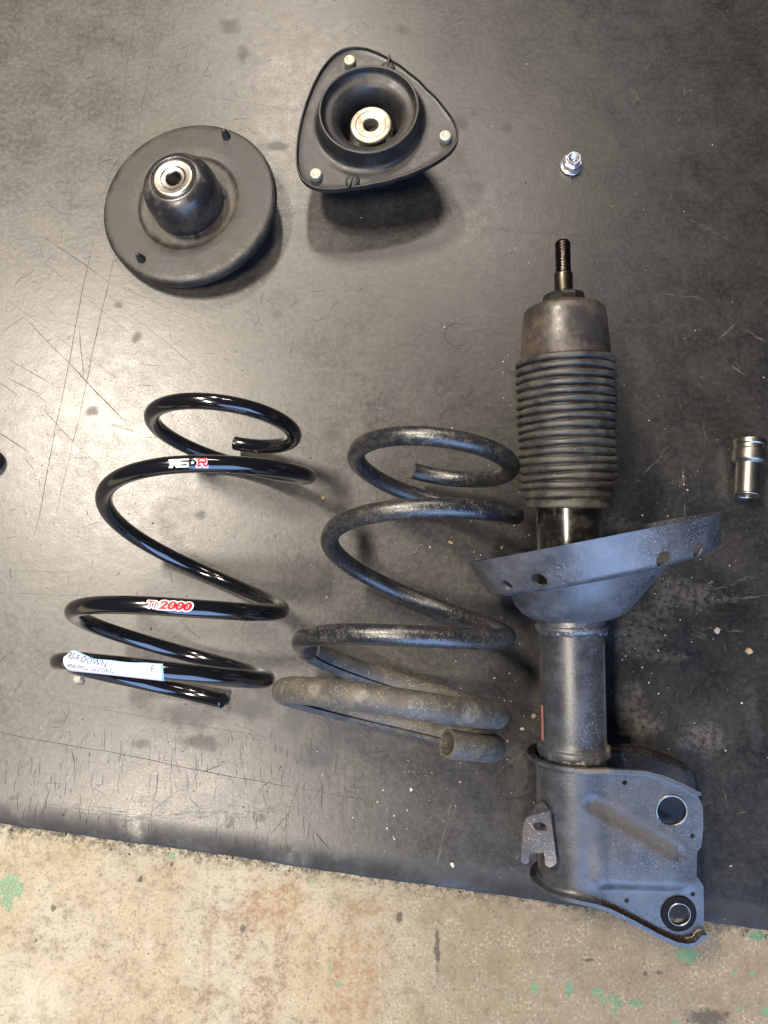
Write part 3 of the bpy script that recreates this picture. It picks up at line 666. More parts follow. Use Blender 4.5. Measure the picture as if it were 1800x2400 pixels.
# perch (spring seat dish) lofted from tilted rings
def solve_ring(L, Rr):
    q = np.array([*(np.array(sl(*L))+np.array(sl(*Rr)))/2, np.hypot(*(np.array(sl(*L))-np.array(sl(*Rr))))/2, math.atan2(*(np.array(sl(*Rr))-np.array(sl(*L)))[::-1])])
    ph = np.linspace(0, 2*PI, 361)
    def proj(q):
        a, b, r, th = q; u = r*np.cos(ph); c = r*np.sin(ph); aa = a+u*math.cos(th); b2 = b+u*math.sin(th)
        A = aa*math.cos(YAW)-b2*math.sin(YAW)+A0; B = aa*math.sin(YAW)+b2*math.cos(YAW)+B0
        X = 900+F*A/(DS-c); Y = 1200-F*B/(DS-c); i = X.argmin(); j = X.argmax()
        return np.array([X[i], Y[i], X[j], Y[j]])
    tgt = np.array([*L, *Rr], float)
    for _ in range(12):
        p = proj(q); J = np.zeros((4, 4))
        for k, h in enumerate((1e-4, 1e-4, 1e-4, 1e-3)):
            q2 = q.copy(); q2[k] += h; J[:, k] = (proj(q2)-p)/h
        q = q+0.7*np.linalg.lstsq(J, tgt-p, rcond=1e-3)[0]
    return q
KT = 0.080
RG = [solve_ring(*p) for p in (((1096, 1316), (1693, 1213)), ((1120, 1352), (1692, 1250)), ((1143, 1381), (1692, 1280)), ((1149, 1388), (1688, 1290)), ((1162, 1392), (1668, 1300)), ((1196, 1386), (1568, 1328)), ((1206, 1415), (1515, 1390)), ((1224, 1436), (1468, 1440)), ((1246, 1449), (1440, 1452)), ((1259, 1454), (1422, 1456)))]
def ring_pts(q, n=120, dr=0.0, db=0.0, lift=0.0):
    a, b, r, th = q; out = []
    for j in range(n):
        p = 2*PI*j/n; u = (r+dr)*math.cos(p); c = (r+dr)*math.sin(p)
        # the far right of the wall stands taller
        e = lift*max(0, math.cos(p+0.55))**3
        e += KT*c; out.append((a+u*math.cos(th)-(db+e)*math.sin(th), b+u*math.sin(th)+(db+e)*math.cos(th), c))
    return out
outer = []
for i in range(len(RG)-1):
    for t in (0, 0.5): outer.append(ring_pts(RG[i]*(1-t)+RG[i+1]*t, lift=0.0025 if i == 0 and t == 0 else 0))
outer.append(ring_pts(RG[-1]))
inner = []
for i in range(len(RG)-1):
    for t in (0, 0.5): inner.append(ring_pts(RG[i]*(1-t)+RG[i+1]*t, dr=-0.0026, db=0.0022 if i > 1 else 0.0, lift=0.0025 if i == 0 and t == 0 else 0))
v, f = grid(inner[::-1]+outer, closed_i=False)
def mk_dust(p0, p1, w, colr, amt=0.85, rough=0.7, nsc=70):
    def fn(n, P):
        fl2 = n.vm('MULTIPLY', P, (1, 1, 0)); wob = n.vm('SCALE', n.vm('SUBTRACT', n.noise(fl2, nsc, 4, 0.7, col=True), (.5, .5, .5)), sc=0.006)
        Pm = n.vm('MULTIPLY', n.vm('ADD', fl2, wob), (1, 1, 0))
        lm = line(n, Pm, (*p0, 0), (*p1, 0), w, 0.12); lm2 = line(n, Pm, (*p0, 0), (*p1, 0), w*0.6, 0.12); lm3 = line(n, Pm, (*p0, 0), (*p1, 0), w*1.45, 0.12)
        gr_ = n.mr(n.noise(P, 480, 4, 0.75), 0.36, 0.52, 0.45, 1.0)
        return n.mul(n.mul(n.mul(n.add(n.add(lm, lm2), lm3), 0.3333), gr_), amt), colr, rough
    return fn
M['perch'] = mat_strut('weathered blue black perch paint', (0.044, 0.047, 0.057), spec=1.0, salt_amt=0.85, salt_bias=0.045)
perch = link('spring_perch', fix(mesh('spring_perch', v, f)), M['perch'], strut, 24)
from mathutils.bvhtree import BVHTree
def strut_hit(o, px, py):
    """first surface point of a strut part seen at a photo point, in strut coordinates"""
    t = BVHTree.FromPolygons([v.co for v in o.data.vertices], [p.vertices for p in o.data.polygons]); Mi = MS.inverted()
    r = ray(px, py); p, nr, i, d = t.ray_cast(Mi @ Vector(CAM), (Mi.to_3x3() @ Vector(r)).normalized()); return p, nr
cuts = []
for px, py, rr in ((1189, 1373, 0.0050), (1264, 1361, 0.0060), (1556, 1311, 0.0058), (1637, 1291, 0.0056)):
    p, d = strut_hit(perch, px, py); cuts.append(cutter(p, d, rr, 0.03, parent=strut))
boolean(perch, cuts)
# lower tube with collar
yl('collar', [st(25, 1448), st(27.2, 1452), st(27.0, 1472), st(28.2, 1476), st(28.6, 1482), st(27.2, 1488), st(25.5, 1490)], M['perch'], seg=72, rad=0.6)
M['lower_tube'] = mat_strut('weathered tube paint', (0.028, 0.031, 0.037), [mk_dust((-0.03, bb(1795)/1000), (0.03, bb(1795)/1000), 0.010, (0.13, 0.095, 0.055), 0.8), mk_dust((0.0235, bb(1500)/1000), (0.0235, bb(1790)/1000), 0.0035, (0.26, 0.235, 0.18), 0.65, nsc=200)])
yl('lower_tube', [st(0, 1470), st(25.8, 1470), st(25.8, 1752), st(26.6, 1766), st(29.0, 1774), st(29.0, 1790), st(25, 1800), st(25, 2055), st(0, 2055)], M['lower_tube'], seg=80, rad=3)
def weld(name, y_px, r, bead, mat, seed):
    r3 = random.Random(seed); ph = [r3.uniform(0, 6) for _ in range(6)]; rows = []; b0 = st(r*1000, y_px)[1]/1000
    for i in range(160):
        a_ = 2*PI*i/160; k = bead*(1+0.35*math.sin(a_*9+ph[0])*math.sin(a_*4+ph[1])+0.10*math.sin(a_*31+ph[2])); db = 0.0012*math.sin(a_*3+ph[3])+0.0005*math.sin(a_*17+ph[4])
        rows.append([((r+k*math.cos(q))*math.cos(a_), b0+db+k*1.5*math.sin(q), (r+k*math.cos(q))*math.sin(a_)) for q in np.linspace(0, 2*PI, 11)[:-1]])
    v, f = grid(rows, closed_i=True); return link(name, fix(mesh(name, v, f)), mat, strut, 60)
weld('weld_bead', 1484, 0.0262, 0.0019, M['perch'], 3)
weld('weld_bead', 1787, 0.0268, 0.0022, M['lower_tube'], 5)
# pink paint line on the left of the tube
rows = []
for i in range(25):
    yy = 1648+i*92/24; r = []
    for th in np.linspace(R_(166), R_(177), 5): r.append((0.02593*math.cos(th), bb(yy)/1000, 0.02593*math.sin(th)))
    rows.append(r)
v, f = grid(rows, closed_j=False); link('paint_line', mesh('paint_line', v, f), M['pink'], strut, None, 'faded pink paint line')

# knuckle bracket: two ears formed from sheet wrapped round the tube
RW = 0.0290; CP = 0.0265
def wrapmap(u, b, n=0.0):
    """u: across (m), b: along axis; returns position and offset n along the sheet normal"""
    if u < 0:
        ph = -u/RW; r = RW+n; return (-r*math.sin(ph), b, r*math.cos(ph))
    circ = math.sqrt(max(0, RW*RW-u*u)) if u < RW else 0
    k = 0.0040; hh = max(k-abs(circ-CP), 0)/k; c = max(circ, CP)+hh*hh*k*0.25
    return (u, b, c+n)
FC = CP+0.007
bt = [(-0.05, None)]+[sl(x, y, FC) for x, y in ((1345, 1803), (1405, 1806), (1512, 1811), (1556, 1822), (1597, 1839), (1622, 1852), (1634, 1860))]
bt[0] = (-0.05, bt[1][1]); bbm = [sl(x, y, FC) for x, y in ((1345, 2109), (1360, 2111), (1393, 2118), (1431, 2134), (1481, 2159), (1550, 2196), (1584, 2211), (1612, 2216), (1634, 2210), (1646, 2195))]
bbm = [(-0.05, bbm[0][1]+0.001)]+bbm
btop = lambda u: float(np.interp(u, [p[0] for p in bt], [p[1] for p in bt]))
bbot = lambda u: float(np.interp(u, [p[0] for p in bbm], [p[1] for p in bbm]))
er = [sl(x, y, CP) for x, y in ((1632, 1862), (1641, 1878), (1645.5, 1892), (1646.5, 1936), (1644, 1961), (1641, 1984), (1631, 1994), (1629, 2049), (1647, 2076), (1648, 2156), (1648, 2184), (1644, 2198), (1636, 2208))]
er = sorted(er, key=lambda p: p[1]); eright = lambda b: float(np.interp(b, [p[1] for p in er], [p[0] for p in er]))
cr0 = sl(1355, 2063, CP); cr1 = sl(1592, 2070, CP); rib0 = np.array(sl(1385, 1880, CP)); rib1 = np.array(sl(1580, 1992, CP))
def emboss(u, b):
    e = 0.0
    if u > -0.004:
        crease_b = cr0[1]+(cr1[1]-cr0[1])*(u-cr0[0])/(cr1[0]-cr0[0])
        side = sstep(u, 0.000, 0.014)*(1-sstep(u, cr1[0]-0.008, cr1[0]+0.018))
        e += 0.0046*sstep(b, crease_b-0.0075, crease_b+0.0035)*(1-sstep(b, crease_b+0.002, crease_b+0.075))*side
        p = np.array([u, b]); d = rib1-rib0; t = np.clip(np.dot(p-rib0, d)/np.dot(d, d), 0, 1); dist = np.linalg.norm(p-rib0-t*d)
        e -= 0.0013*(1-sstep(dist, 0.0015, 0.0080))
    return e
def ear(sign, stretch=0.0, flange=True):
    NU, NV = 84, 84; u0 = -RW*PI/2*1.005; pos = []
    inset = 0.0042
    us = lambda t: t
    for j in range(NV+1):
        vv = j/NV; row = []
        for i in range(NU+1):
            t = i/NU; u = u0+(0.10-u0)*t
            for _ in range(6):
                b = (btop(u)-inset)+((bbot(u)+inset)-(btop(u)-inset))*vv
                u = u0+(eright(b)-u0)*t
            if stretch and u > 0.02: ue = u+stretch*sstep(u, 0.02, 0.1)
            else: ue = u
            x, y, z = wrapmap(ue, b, emboss(u, b)); row.append((x, y, z, ue, b, u))
        pos.append(row)
    prof = [(0.0012, 0.0002), (0.0026, 0.0009), (0.0037, 0.0024), (0.0042, 0.0046), (0.0042, 0.0078)]
    def frow(row, sgn):
        out = []
        for o_, h in prof:
            r = []
            for x, y, z, u, b, uo in row:
                e = emboss(uo, b); fade = 1-0.9*sstep(u, 0.088, 0.105) if sgn > 0 else 1-0.75*sstep(-u, 0.02, 0.04)*0
                r.append(wrapmap(u, b+sgn*o_, e+h*fade))
            out.append(r)
        return out
    rows = frow(pos[0], +1)[::-1]+[[(p[0], p[1], p[2]) for p in r] for r in pos]+frow(pos[-1], -1)
    if sign < 0: rows = [[(x, y, -z) for x, y, z in r] for r in rows]
    v, f = grid(rows, closed_j=False)
    bm = bmesh.new(); vs_ = [bm.verts.new(p) for p in v]
    for q in f: bm.faces.new([vs_[k] for k in q])
    bmesh.ops.recalc_face_normals(bm, faces=bm.faces); bm.normal_update()
    cf = bm.faces[len(bm.faces)//2] if False else None
    me = bpy.data.meshes.new('bracket_ear'); bm.to_mesh(me); bm.free(); return me
hole1 = Vector((*sl(1571.5, 1898, CP), CP)); hole2 = Vector((*sl(1588, 2138, CP), CP))
dustb = [mk_dust(tuple(rib0), tuple(rib1), 0.0100, (0.040, 0.031, 0.018), 0.85, 0.8), 
         mk_dust(sl(1400, 2118, CP), sl(1640, 2205, CP), 0.010, (0.018, 0.010, 0.006), 0.95, 0.14, 50),
         mk_dust(sl(1345, 1790, CP), sl(1420, 1800, CP), 0.006, (0.13, 0.095, 0.055), 0.8, 0.7)]
M['bracket'] = mat_strut('weathered bracket paint', (0.030, 0.033, 0.041), dustb)
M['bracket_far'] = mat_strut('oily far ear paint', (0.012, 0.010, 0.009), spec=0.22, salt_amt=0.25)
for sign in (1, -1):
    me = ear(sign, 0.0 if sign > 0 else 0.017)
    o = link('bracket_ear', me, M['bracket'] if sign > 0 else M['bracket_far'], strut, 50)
    md = o.modifiers.new('solid', 'SOLIDIFY'); md.thickness = 0.003; md.offset = 0
    cs = [cutter((hole1.x, hole1.y, sign*CP), (0, 0, 1), 0.0112, 0.02, 40, strut), cutter((hole2.x, hole2.y, sign*CP), (0, 0, 1), 0.0088, 0.02, 40, strut)]
    if sign > 0:
        for x, y in ((1463, 1833), (1620.5, 1957), (1622, 2093), (1467.5, 2108)):
            p = sl(x, y, CP); cs.append(cutter((p[0], p[1], CP), (0, 0, 1), 0.0019, 0.03, 16, strut))
    boolean(o, cs)
# collars round the two bolt holes
def ringpart(name, c, ri, ro, h, mat, k=40):
    prof = [(ri*1000, -2.2), (ri*1000, h*1000-0.6), (ri*1000+0.5, h*1000), (ro*1000-0.5, h*1000), (ro*1000, h*1000-0.6), (ro*1000, -1.0)]
    return lobj(name, prof, mat, strut, seg=k, rad=0, xf=Matrix.Translation(c))
ringpart('bolt_hole_rim', hole1+Vector((0, 0, 0.0015)), 0.0108, 0.0124, 0.0012, M['steel'])
ringpart('bolt_hole_rim', hole2+Vector((0, 0, 0.0015)), 0.0082, 0.0136, 0.0016, M['oil'])
ringpart('bolt_hole_rim', hole2+Vector((0, 0, 0.0022)), 0.0080, 0.0088, 0.0016, M['steel'])
# hose tab
tp = [(350, 1083), (220, 1110), (180, 1130), (158, 1170), (148, 1230), (140, 1350), (131, 1462), (160, 1474), (190, 1466), (198, 1400), (212, 1358), (244, 1338), (280, 1346), (303, 1390), (315, 1488), (345, 1503), (372, 1495), (398, 1468), (385, 1350), (366, 1200)]
def tabc(px): return 0.030-0.010*sstep(1300-px, 0, 80)
bm = bmesh.new(); loop = []
for u, w in tp:
    px, py = 1180+u*.31344, 1560+w*.31344; c = tabc(px); a, b = sl(px, py, c); loop.append(bm.verts.new((a, b, c)))
fc = bm.faces.new(loop); bmesh.ops.triangulate(bm, faces=[fc])
me = bpy.data.meshes.new('hose_tab'); bmesh.ops.recalc_face_normals(bm, faces=bm.faces); bm.to_mesh(me); bm.free()
tab = link('hose_tab', me, M['tab'], strut, 35)
md = tab.modifiers.new('s', 'SOLIDIFY'); md.thickness = 0.0034; md.offset = 0
px, py = 1180+268*.31344, 1560+1198*.31344; c = tabc(px); a, b = sl(px, py, c)
cs = [cutter((a, b, c), (0.15, 0, 1), 0.0046, 0.02, 24, strut, sx=0.72)]
boolean(tab, cs)
md = tab.modifiers.new('bev', 'BEVEL'); md.width = 0.0006; md.segments = 2
# stem that joins the tab to the bracket
rows = []
for t in np.linspace(0, 1, 9):
    px0, px1 = 1180+215*.31344, 1180+350*.31344; py0 = 1560+(1105-75*t)*.31344
    c1 = 0.0285-0.010*t; c0 = 0.019-0.012*t
    a0_, b0_ = sl(px0+4*t, py0, c0); a1_, b1_ = sl(px1-18*t, py0-4, c1)
    rows.append([(a0_, b0_, c0), ((a0_+a1_)/2, (b0_+b1_)/2, (c0+c1)/2+0.001), (a1_, b1_, c1)])
v, f = grid(rows, closed_j=False); st = link('tab_stem', mesh('tab_stem', v, f), M['tab'], strut, 40)
md = st.modifiers.new('s', 'SOLIDIFY'); md.thickness = 0.003

# ------------------------------------------------------------------ round spring seat (left)
def frame_m(c, nx, ny, rot=0.0):
    n = np.array([nx, ny, math.sqrt(1-nx*nx-ny*ny)]); e1 = np.cross([0, 1, 0], n); e1 /= np.linalg.norm(e1); e2 = np.cross(n, e1)
    E1 = e1*math.cos(rot)+e2*math.sin(rot); E2 = -e1*math.sin(rot)+e2*math.cos(rot)
    return Matrix(((E1[0], E2[0], n[0], c[0]), (E1[1], E2[1], n[1], c[1]), (E1[2], E2[2], n[2], c[2]), (0, 0, 0, 1)))
sc_ = (-0.1994, 0.4753, 0.0128+0.0907*0.122)
MSEAT = frame_m(sc_, -0.1215, -0.0150)
seat = thing('spring_seat', 'round dusty black spring seat with a domed hub and steel ring', 'spring seat', MSEAT)
def on_obj(Mx, px, py, h=0.0):
    """photo point on the plane h above the object's base plane, in object coordinates"""
    n = np.array(Mx.col[2][:3]); p0 = np.array(Mx.translation)+n*h; p = onplane(px, py, p0, n); return Mx.inverted() @ Vector(p)
lobj('seat_plate', [(20, -16), (34, -16), (60, -9), (86, -11), (90.3, -11), (91.2, -8), (90.8, -3), (88.5, -0.3), (84, 0.4), (62, 0.0), (53, -0.8), (50.5, -3.0), (47, -4.2), (36, -4.2), (35, 2)], M['seat_rubber'], seat, seg=120, rad=2.2)
def seat_dirt():
    m = M['seat_rubber']; n = NT(m.node_tree); b = n.n['Principled BSDF']; P = objco(n); src = b.inputs['Base Color'].links[0].from_socket
    rad_ = n.vm('LENGTH', n.vm('MULTIPLY', P, (1, 1, 0)), out=1); k = n.noise(P, 55, 5, 0.7)
    msk = n.mul(n.mr(n.math('ABSOLUTE', n.math('SUBTRACT', n.add(rad_, n.mul(n.math('SUBTRACT', k, 0.5), 0.022)), 0.0445)), 0.003, 0.011, 1, 0), n.mr(k, 0.30, 0.55))
    n.l.new(n.mix(n.mul(msk, n.mr(n.noise(P, 140, 4, 0.7), 0.35, 0.65, 0.05, 0.5)), src, (0.085, 0.069, 0.045)), b.inputs['Base Color'])
seat_dirt()
dome = lobj('dome', [(36.9, -6), (37.3, 8), (37.2, 17), (35.6, 25.5), (31.4, 32.2), (26.6, 35.6), (23.0, 36.7), (21.5, 34.5), (19.5, 34.0), (12, 33.5)], M['dome'], seat, seg=96, rad=4)
lobj('steel_ring', [(21.3, 33.0), (20.6, 36.6), (18.6, 37.8), (13.0, 37.2), (11.5, 36.2), (8.2, 36.0), (7.2, 34.8), (7.0, 18)], M['steel'], seat, seg=72, rad=0.7)
lobj('bore', [(7.05, 20), (0, 19)], M['dark'], seat, seg=32, rad=0)
for px, py in ((523, 463.5), (462, 555)):
    p = on_obj(MSEAT, px, py, -0.0042); p.z = -0.0042
    lobj('drain_hole_disc', [(3.3, -0.4), (3.1, 0.25), (0, 0.25)], M['dark'], seat, seg=24, rad=0, xf=Matrix.Translation(p))  # flat dark disc on the plate, its colour paints the hole's shade
for (bx, by), lean in (((531, 321), 1), ((332, 608), -1)):
    p = on_obj(MSEAT, bx, by, 0.0); p.z = 0.0
    lobj('peg', [(0.5, -0.5), (4.6, -0.3), (4.5, 0.8), (3.4, 5.0), (2.2, 9.5), (1.6, 10.6), (0, 10.8)], M['peg'], seat, seg=28, rad=0.8, xf=Matrix.Translation(p))

# ------------------------------------------------------------------ triangular strut mount
mc = (-0.0139, 0.5435, 0.0545)
MM = frame_m(mc, -0.067, -0.035)
mount = thing('strut_mount', 'black three cornered strut mount with three zinc studs and a raised cup', 'strut mount', MM)
Z2 = lambda u, w: (650+u*.2833, 80+w*.2833)
ol = [(640, 98), (730, 106), (850, 150), (960, 212), (1100, 312), (1250, 450), (1390, 600), (1470, 710), (1503, 800), (1498, 880), (1440, 968), (1330, 1045), (1180, 1122), (1000, 1188), (800, 1238), (600, 1268), (430, 1288), (330, 1282), (250, 1250), (190, 1195), (160, 1120), (152, 1000), (160, 890), (182, 750), (215, 620), (262, 485), (320, 355), (395, 235), (475, 152), (555, 108)]
op = [on_obj(MM, *Z2(*q), 0.003) for q in ol]
angs = np.unwrap([math.atan2(p.y, p.x) for p in op]); rad = np.array([math.hypot(p.x, p.y) for p in op])
if angs[-1] < angs[0]: angs = angs[::-1]; rad = rad[::-1]
NS = 144
def rout(a):
    base = angs[0]; aa = base+((a-base) % (2*PI)); return float(np.interp(aa, np.append(angs, angs[0]+2*PI), np.append(rad, rad[0])))
rr = np.array([rout(2*PI*j/NS) for j in range(NS)])
for _ in range(2): rr = (np.roll(rr, 1)+2*rr+np.roll(rr, -1))/4
rows = []
def prow(fun): rows.append([(fun(rr[j])*math.cos(2*PI*j/NS), fun(rr[j])*math.sin(2*PI*j/NS), 0) for j in range(NS)])
def addrow(fun, h):
    rows.append([(fun(rr[j])*math.cos(2*PI*j/NS), fun(rr[j])*math.sin(2*PI*j/NS), h) for j in range(NS)])
mm_ = 0.001
addrow(lambda r: 0.046, -0.003)
addrow(lambda r: r-2*mm_, -0.0035); addrow(lambda r: r-0.4*mm_, -0.0030); addrow(lambda r: r, -0.0015)
addrow(lambda r: r, 0.0026); addrow(lambda r: r-0.5*mm_, 0.0034); addrow(lambda r: r-1.3*mm_, 0.0034); addrow(lambda r: r-2.0*mm_, 0.0026)
addrow(lambda r: r-2.3*mm_, 0.0006); addrow(lambda r: r-3.2*mm_, 0.0); addrow(lambda r: (r-5*mm_)*0.6+0.057*0.4, 0.0003); addrow(lambda r: (r-5*mm_)*0.15+0.0575*0.85, 0.0)
for r, h in ((0.0560, 0.0), (0.0540, 0.0008), (0.0525, 0.0028), (0.0517, 0.0055)): addrow(lambda q, r=r: r, h)
v, f = grid(rows); link('mount_plate', fix(mesh('mount_plate', v, f)), M['mount_rubber'], mount, 40)
lobj('cup', [(52.0, 3), (50.8, 8), (49.6, 13), (49.3, 17.0), (48.6, 17.8), (46.9, 17.7), (46.2, 16.8), (45.6, 12.0), (43.2, 10.0), (37.5, 8.6), (33.4, 6.0), (30.6, 1.0), (28.6, -7), (26.6, -20), (24, -26), (0, -26)], M['mount_rubber'], mount, seg=120, rad=1.6)
lobj('insert', [(14.0, -24), (14.0, -9), (20.6, -7.2), (20.9, -4.2), (19.8, -3.0), (15.5, -2.8), (14.8, -3.3), (8.2, -3.3), (7.2, -4.0), (7.0, -16)], M['insert'], mount, seg=72, rad=0.6, xf=Matrix.Translation((0.0005, -0.001, 0)))
lobj('bore', [(7.2, -14), (0, -14)], M['dark'], mount, seg=28, rad=0)
lobj('lower_hub', [(52, -2), (50, -14), (46, -32), (42, -51), (0, -51)], M['mount_rubber'], mount, seg=72, rad=3)
for u, w in ((598, 212), (318, 1152), (1390, 838)):
    p = on_obj(MM, *Z2(u, w), 0.005); p.z = 0
    lobj('stud', [(6.0, 0), (6.0, 4.8), (5.2, 5.7), (3.2, 5.9), (2.6, 5.5), (0, 5.4)], M['stud'], mount, seg=36, rad=0.4, xf=Matrix.Translation(p))
for u, w, tx, ty in ((914, 280, 930, 185), (622, 1215, 590, 1275)):
    p = on_obj(MM, *Z2(u, w), 0.001); t = on_obj(MM, *Z2(tx, ty), 0.003); p.z = 0; d = Vector((t.x-p.x, t.y-p.y, 0))
    pl_ = lobj('rubber_plug', [(7.2, 0), (7.0, 1.8), (5.8, 3.0), (3.4, 3.8), (0, 4.0)], M['peg'], mount, seg=28, rad=0.6, xf=Matrix.Translation(p))
    dn = d.normalized(); sd = Vector((-dn.y, dn.x, 0)); L = d.length; pts = []
    for s_, wd, h in ((-0.006, 0.0005, 0.0040), (0.0, 0.0008, 0.0054), (0.005, 0.0015, 0.0054), (L*0.8, 0.0018, 0.0060), (L*1.1, 0.0002, 0.0062)):
        c = p+dn*s_; pts.append([c+sd*wd+Vector((0, 0, h-0.0018)), c+sd*wd*0.4+Vector((0, 0, h)), c-sd*wd*0.4+Vector((0, 0, h)), c-sd*wd+Vector((0, 0, h-0.0018))])
    v, f = grid(pts, cap0=True, cap1=True); link('fin', fix(mesh('fin', v, f)), M['peg'], pl_, 30)

# ------------------------------------------------------------------ flange nut
pn = W(1339, 388, 0.001); MN = Matrix.Translation(Vector((pn[0], pn[1], 0.0))) @ Matrix.Rotation(R_(2), 4, 'Z')
nut = thing('flange_nut', 'small shiny zinc flange nut standing alone above the strut rod', 'nut', MN)
lobj('flange', [(5.2, 0), (11.2, 0), (12.2, 0.7), (12.0, 1.7), (10.8, 2.4), (9.0, 3.4), (5.2, 4.0)], M['zinc'], nut, seg=64, rad=0.5)
rows = []
for h, sc in ((0.002, 1.0), (0.0090, 1.0), (0.0102, 0.84)):
    r = []
    for j in range(48):
        a = 2*PI*j/48; af = 0.0094; rh = af/math.cos(((a+PI/6) % (PI/3))-PI/6)
        r.append((min(rh, 0.0107)*sc*math.cos(a), min(rh, 0.0107)*sc*math.sin(a), h))
    rows.append(r)
for rr_, h in ((0.0074, 0.0102), (0.0073, 0.0128), (0.0069, 0.0135), (0.0062, 0.0135), (0.0058, 0.0128)):
    rows.append([(rr_*math.cos(2*PI*j/48), rr_*math.sin(2*PI*j/48), h) for j in range(48)])
hh = 0.0126
while hh > 0.001:
    for q, rr_ in ((0, 0.0058), (0.0004, 0.0054)): rows.append([(rr_*math.cos(2*PI*j/48), rr_*math.sin(2*PI*j/48), hh-q) for j in range(48)])
    hh -= 0.0010
v, f = grid(rows); link('hex_body', fix(mesh('hex_body', v, f)), M['zinc'], nut, 25)

# ------------------------------------------------------------------ socket
p0 = W(1757.5, 1032, 0.0152); p1 = W(1751.5, 1163, 0.0124); dv = p1-p0; Ls = np.linalg.norm(dv); dv /= Ls
sdx = np.cross(dv, [0, 0, 1]); sdx /= np.linalg.norm(sdx); zn = np.cross(sdx, dv)
if zn[2] < 0: zn = -zn; sdx = -sdx
MK = Matrix(((sdx[0], dv[0], zn[0], p0[0]), (sdx[1], dv[1], zn[1], p0[1]), (sdx[2], dv[2], zn[2], p0[2]), (0, 0, 0, 1)))
sock = thing('deep_socket', 'worn chrome deep socket lying on the mat at the right edge', 'socket', MK)
Lm = Ls*1000
lobj('socket_body', [(6, 0.6), (13.6, 0.0), (14.9, 0.9), (14.9, 5.2), (13.9, 6.0), (13.9, 10.0), (14.9, 10.6), (15.1, 19.8), (14.8, 21.2), (13.0, 22.6), (11.4, 23.4), (11.3, 48), (11.4, Lm-2.2), (12.3, Lm-1.4), (12.3, Lm-0.5), (11.5, Lm), (9.6, Lm-0.1), (8.9, Lm-1.0), (8.6, Lm-14), (0, Lm-14)], M['chrome'], sock, seg=72, rad=0.5, axis='y')
# retaining hole in the groove: flat disc, the hole's shade put into its colour
d = Vector((math.sin(R_(38))*1.0*(1 if sdx[0] > 0 else -1), 0, math.cos(R_(38)))); q = d.to_track_quat('Z', 'Y').to_matrix().to_4x4()
lobj('pin_hole_disc', [(2.1, -0.3), (1.9, 0.22), (0, 0.22)], M['dark'], sock, seg=20, rad=0, xf=Matrix.Translation(Vector((d.x*0.0139, 0.0080, d.z*0.0139))) @ q)
bm = text_mesh('=17', 0.0085, -0.0001, 0.0, 1.0); slice_bm(bm, 0.0015, 0.02)
sg = 1 if sdx[0] > 0 else -1
for vv in bm.verts:
    u, w = vv.co.x, vv.co.y; th = (0.0085-u)/0.0151; rr_ = 0.01508; vv.co = Vector((sg*rr_*math.sin(th+0.12), 0.0120+w*0.95, rr_*math.cos(th+0.12)))
bm_obj('engraved_mark', bm, M['steel'], sock)

# ------------------------------------------------------------------ dark part cut off by the left border
pk = W(-21, 1083, 0.0); knob = thing('rubber_bush', 'dark rounded rubber part cut off at the left border, beside the long cuts', 'rubber part', Matrix.Translation(Vector((pk[0], pk[1], 0))))
lobj('bush_body', [(4, 0), (10.5, 0), (12.6, 2), (12.8, 9), (11.5, 13), (8.5, 15), (5, 15.4), (4.4, 14), (4.2, 4)], M['peg'], knob, seg=48, rad=1.5)
lobj('bush_sleeve', [(4.4, 1), (4.4, 15.8), (3.4, 16), (3.3, 2)], M['steel'], knob, seg=32, rad=0.3)

# ------------------------------------------------------------------ grit and stones
def rock_mesh(seed, n=1):
    bm = bmesh.new(); bmesh.ops.create_icosphere(bm, subdivisions=n, radius=1.0); r2 = random.Random(seed)
    ax = [r2.uniform(0.6, 1.2) for _ in range(3)]
    for vv in bm.verts:
        k = r2.uniform(0.72, 1.15); vv.co = Vector((vv.co.x*ax[0]*k, vv.co.y*ax[1]*k, vv.co.z*0.75*k))
    me = bpy.data.meshes.new('stone_chip'); bm.to_mesh(me); bm.free(); return me
stones = [
 (187, 1592, .0046, 'stone', 'pale knobbly stone chip lying below the paper label of the black spring', 1.5),
 (1056, 1272, .0024, 'stone_tan', 'tan stone chip inside the old spring, second gap from the top', 1.5),
 (758, 1168, .0023, 'stone_rust', 'orange chip on the mat between the tops of the two springs', 1.2),
 (1224, 1707, .0021, 'grit', 'white stone chip between the sleeve end and the strut tube', 1.1),
 (1250, 1678, .0023, 'stone_tan', 'brown stone chip beside the pink line on the strut tube', 1.0),
 (1060, 2026, .0024, 'grit', 'white stone chip near the mat edge left of the strut bracket', 1.2),
 (1679, 1478, .0026, 'stone', 'pale stone chip right of the strut collar, nearer of the two to the tube', 1.3),
 (1753, 1526, .0032, 'stone_tan', 'flat pale tan chip near the right edge below the spring perch', 1.4),
 (964, 1850, .0019, 'grit', 'tiny white chip alone on the mat below the old spring', 1.1),
 (1176, 1284, .0021, 'stone_tan', 'small tan chip left of the spring perch', 1.1),
]
for i, (px, py, r, mt, lab_, el) in enumerate(stones):
    p = W(px, py, 0.0)
    o = link('stone_chip', rock_mesh(100+i, 2 if r > .003 else 1), M[mt], None, 30); o.location = (p[0], p[1], r*0.55); o.scale = (r*el, r, r*0.95); o.rotation_euler = (0, 0, random.uniform(0, 3))
    o['label'] = lab_; o['category'] = 'stone'; o['group'] = 'stone chips on the mat'
edge_a = W(0, 1935); edge_b = W(1800, 2183); esl = (edge_b[1]-edge_a[1])/(edge_b[0]-edge_a[0])
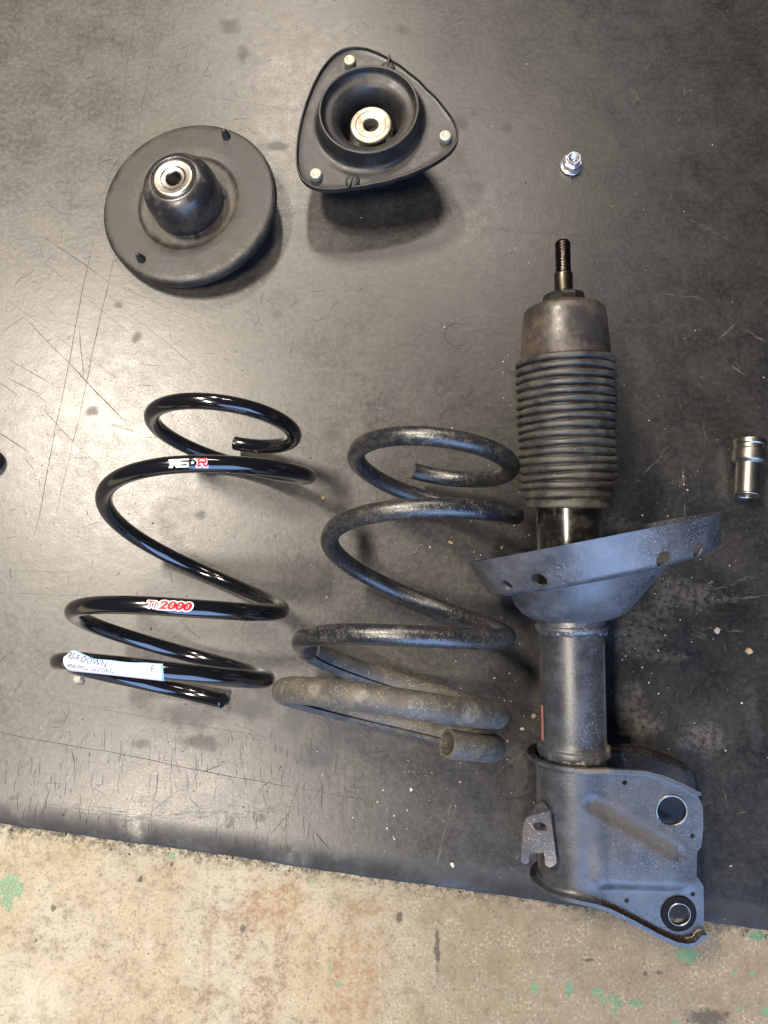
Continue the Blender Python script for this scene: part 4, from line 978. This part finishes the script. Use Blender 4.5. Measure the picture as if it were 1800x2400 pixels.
def scatter(name, spots, mat, label):
    V = []; Fc = []
    base = [(1, 0, 0), (-1, 0, 0), (0, 1, 0), (0, -1, 0), (0, 0, 1), (0, 0, -0.6)]; tri = [(0, 2, 4), (2, 1, 4), (1, 3, 4), (3, 0, 4), (2, 0, 5), (1, 2, 5), (3, 1, 5), (0, 3, 5)]
    for x, y, r in spots:
        z = 0.0 if y > edge_a[1]+esl*(x-edge_a[0])+0.004 else -0.005
        a = random.uniform(0, 6.28); k = len(V); sx, sy, sz = r*random.uniform(.7, 1.5), r*random.uniform(.6, 1.0), r*random.uniform(.5, .9)
        for bx, by, bz in base:
            X, Y = bx*sx*random.uniform(.7, 1.2), by*sy*random.uniform(.7, 1.2); V.append((x+X*math.cos(a)-Y*math.sin(a), y+X*math.sin(a)+Y*math.cos(a), z+sz*0.4+bz*sz))
        Fc += [(k+p, k+q, k+s_) for p, q, s_ in tri]
    o = link(name, mesh(name, V, Fc), mat, None, None)
    for p in o.data.polygons: p.use_smooth = False
    o['kind'] = 'stuff'; o['label'] = label; o['category'] = 'grit'
spots = []
def cloud(n, px, py, sx, sy, r0, r1):
    for _ in range(n):
        p = W(random.gauss(px, sx), random.gauss(py, sy)); spots.append((p[0], p[1], r0+(r1-r0)*random.random()**4))
cloud(150, 1120, 1350, 150, 200, .0003, .0013); cloud(170, 1550, 1430, 110, 160, .0003, .0012); cloud(90, 1200, 1700, 120, 160, .0003, .0012)
cloud(90, 1600, 1000, 120, 260, .0002, .0009); cloud(70, 60, 1280, 60, 120, .0002, .0007); cloud(70, 860, 1850, 140, 80, .0003, .0010); cloud(40, 1200, 950, 40, 120, .0002, .0009)
for _ in range(170):
    p = W(random.uniform(-20, 1820), random.uniform(-20, 2420)); spots.append((p[0], p[1], .0002+.0008*random.random()**4))
scatter('grit', spots, M['grit'], 'fine pale grit scattered over the mat and floor')
spots = []
for _ in range(420):
    x = random.uniform(-0.36, 0.36); y = edge_a[1]+esl*(x-edge_a[0])-abs(random.gauss(0, 0.004)); spots.append((x, y, .0002+.0011*random.random()**3))
for _ in range(160):
    p = W(random.uniform(-20, 1820), random.uniform(-20, 2420)); spots.append((p[0], p[1], .0002+.0010*random.random()**4))
scatter('debris', spots, M['grit_dark'], 'fine dark debris along the mat edge and over the floor')
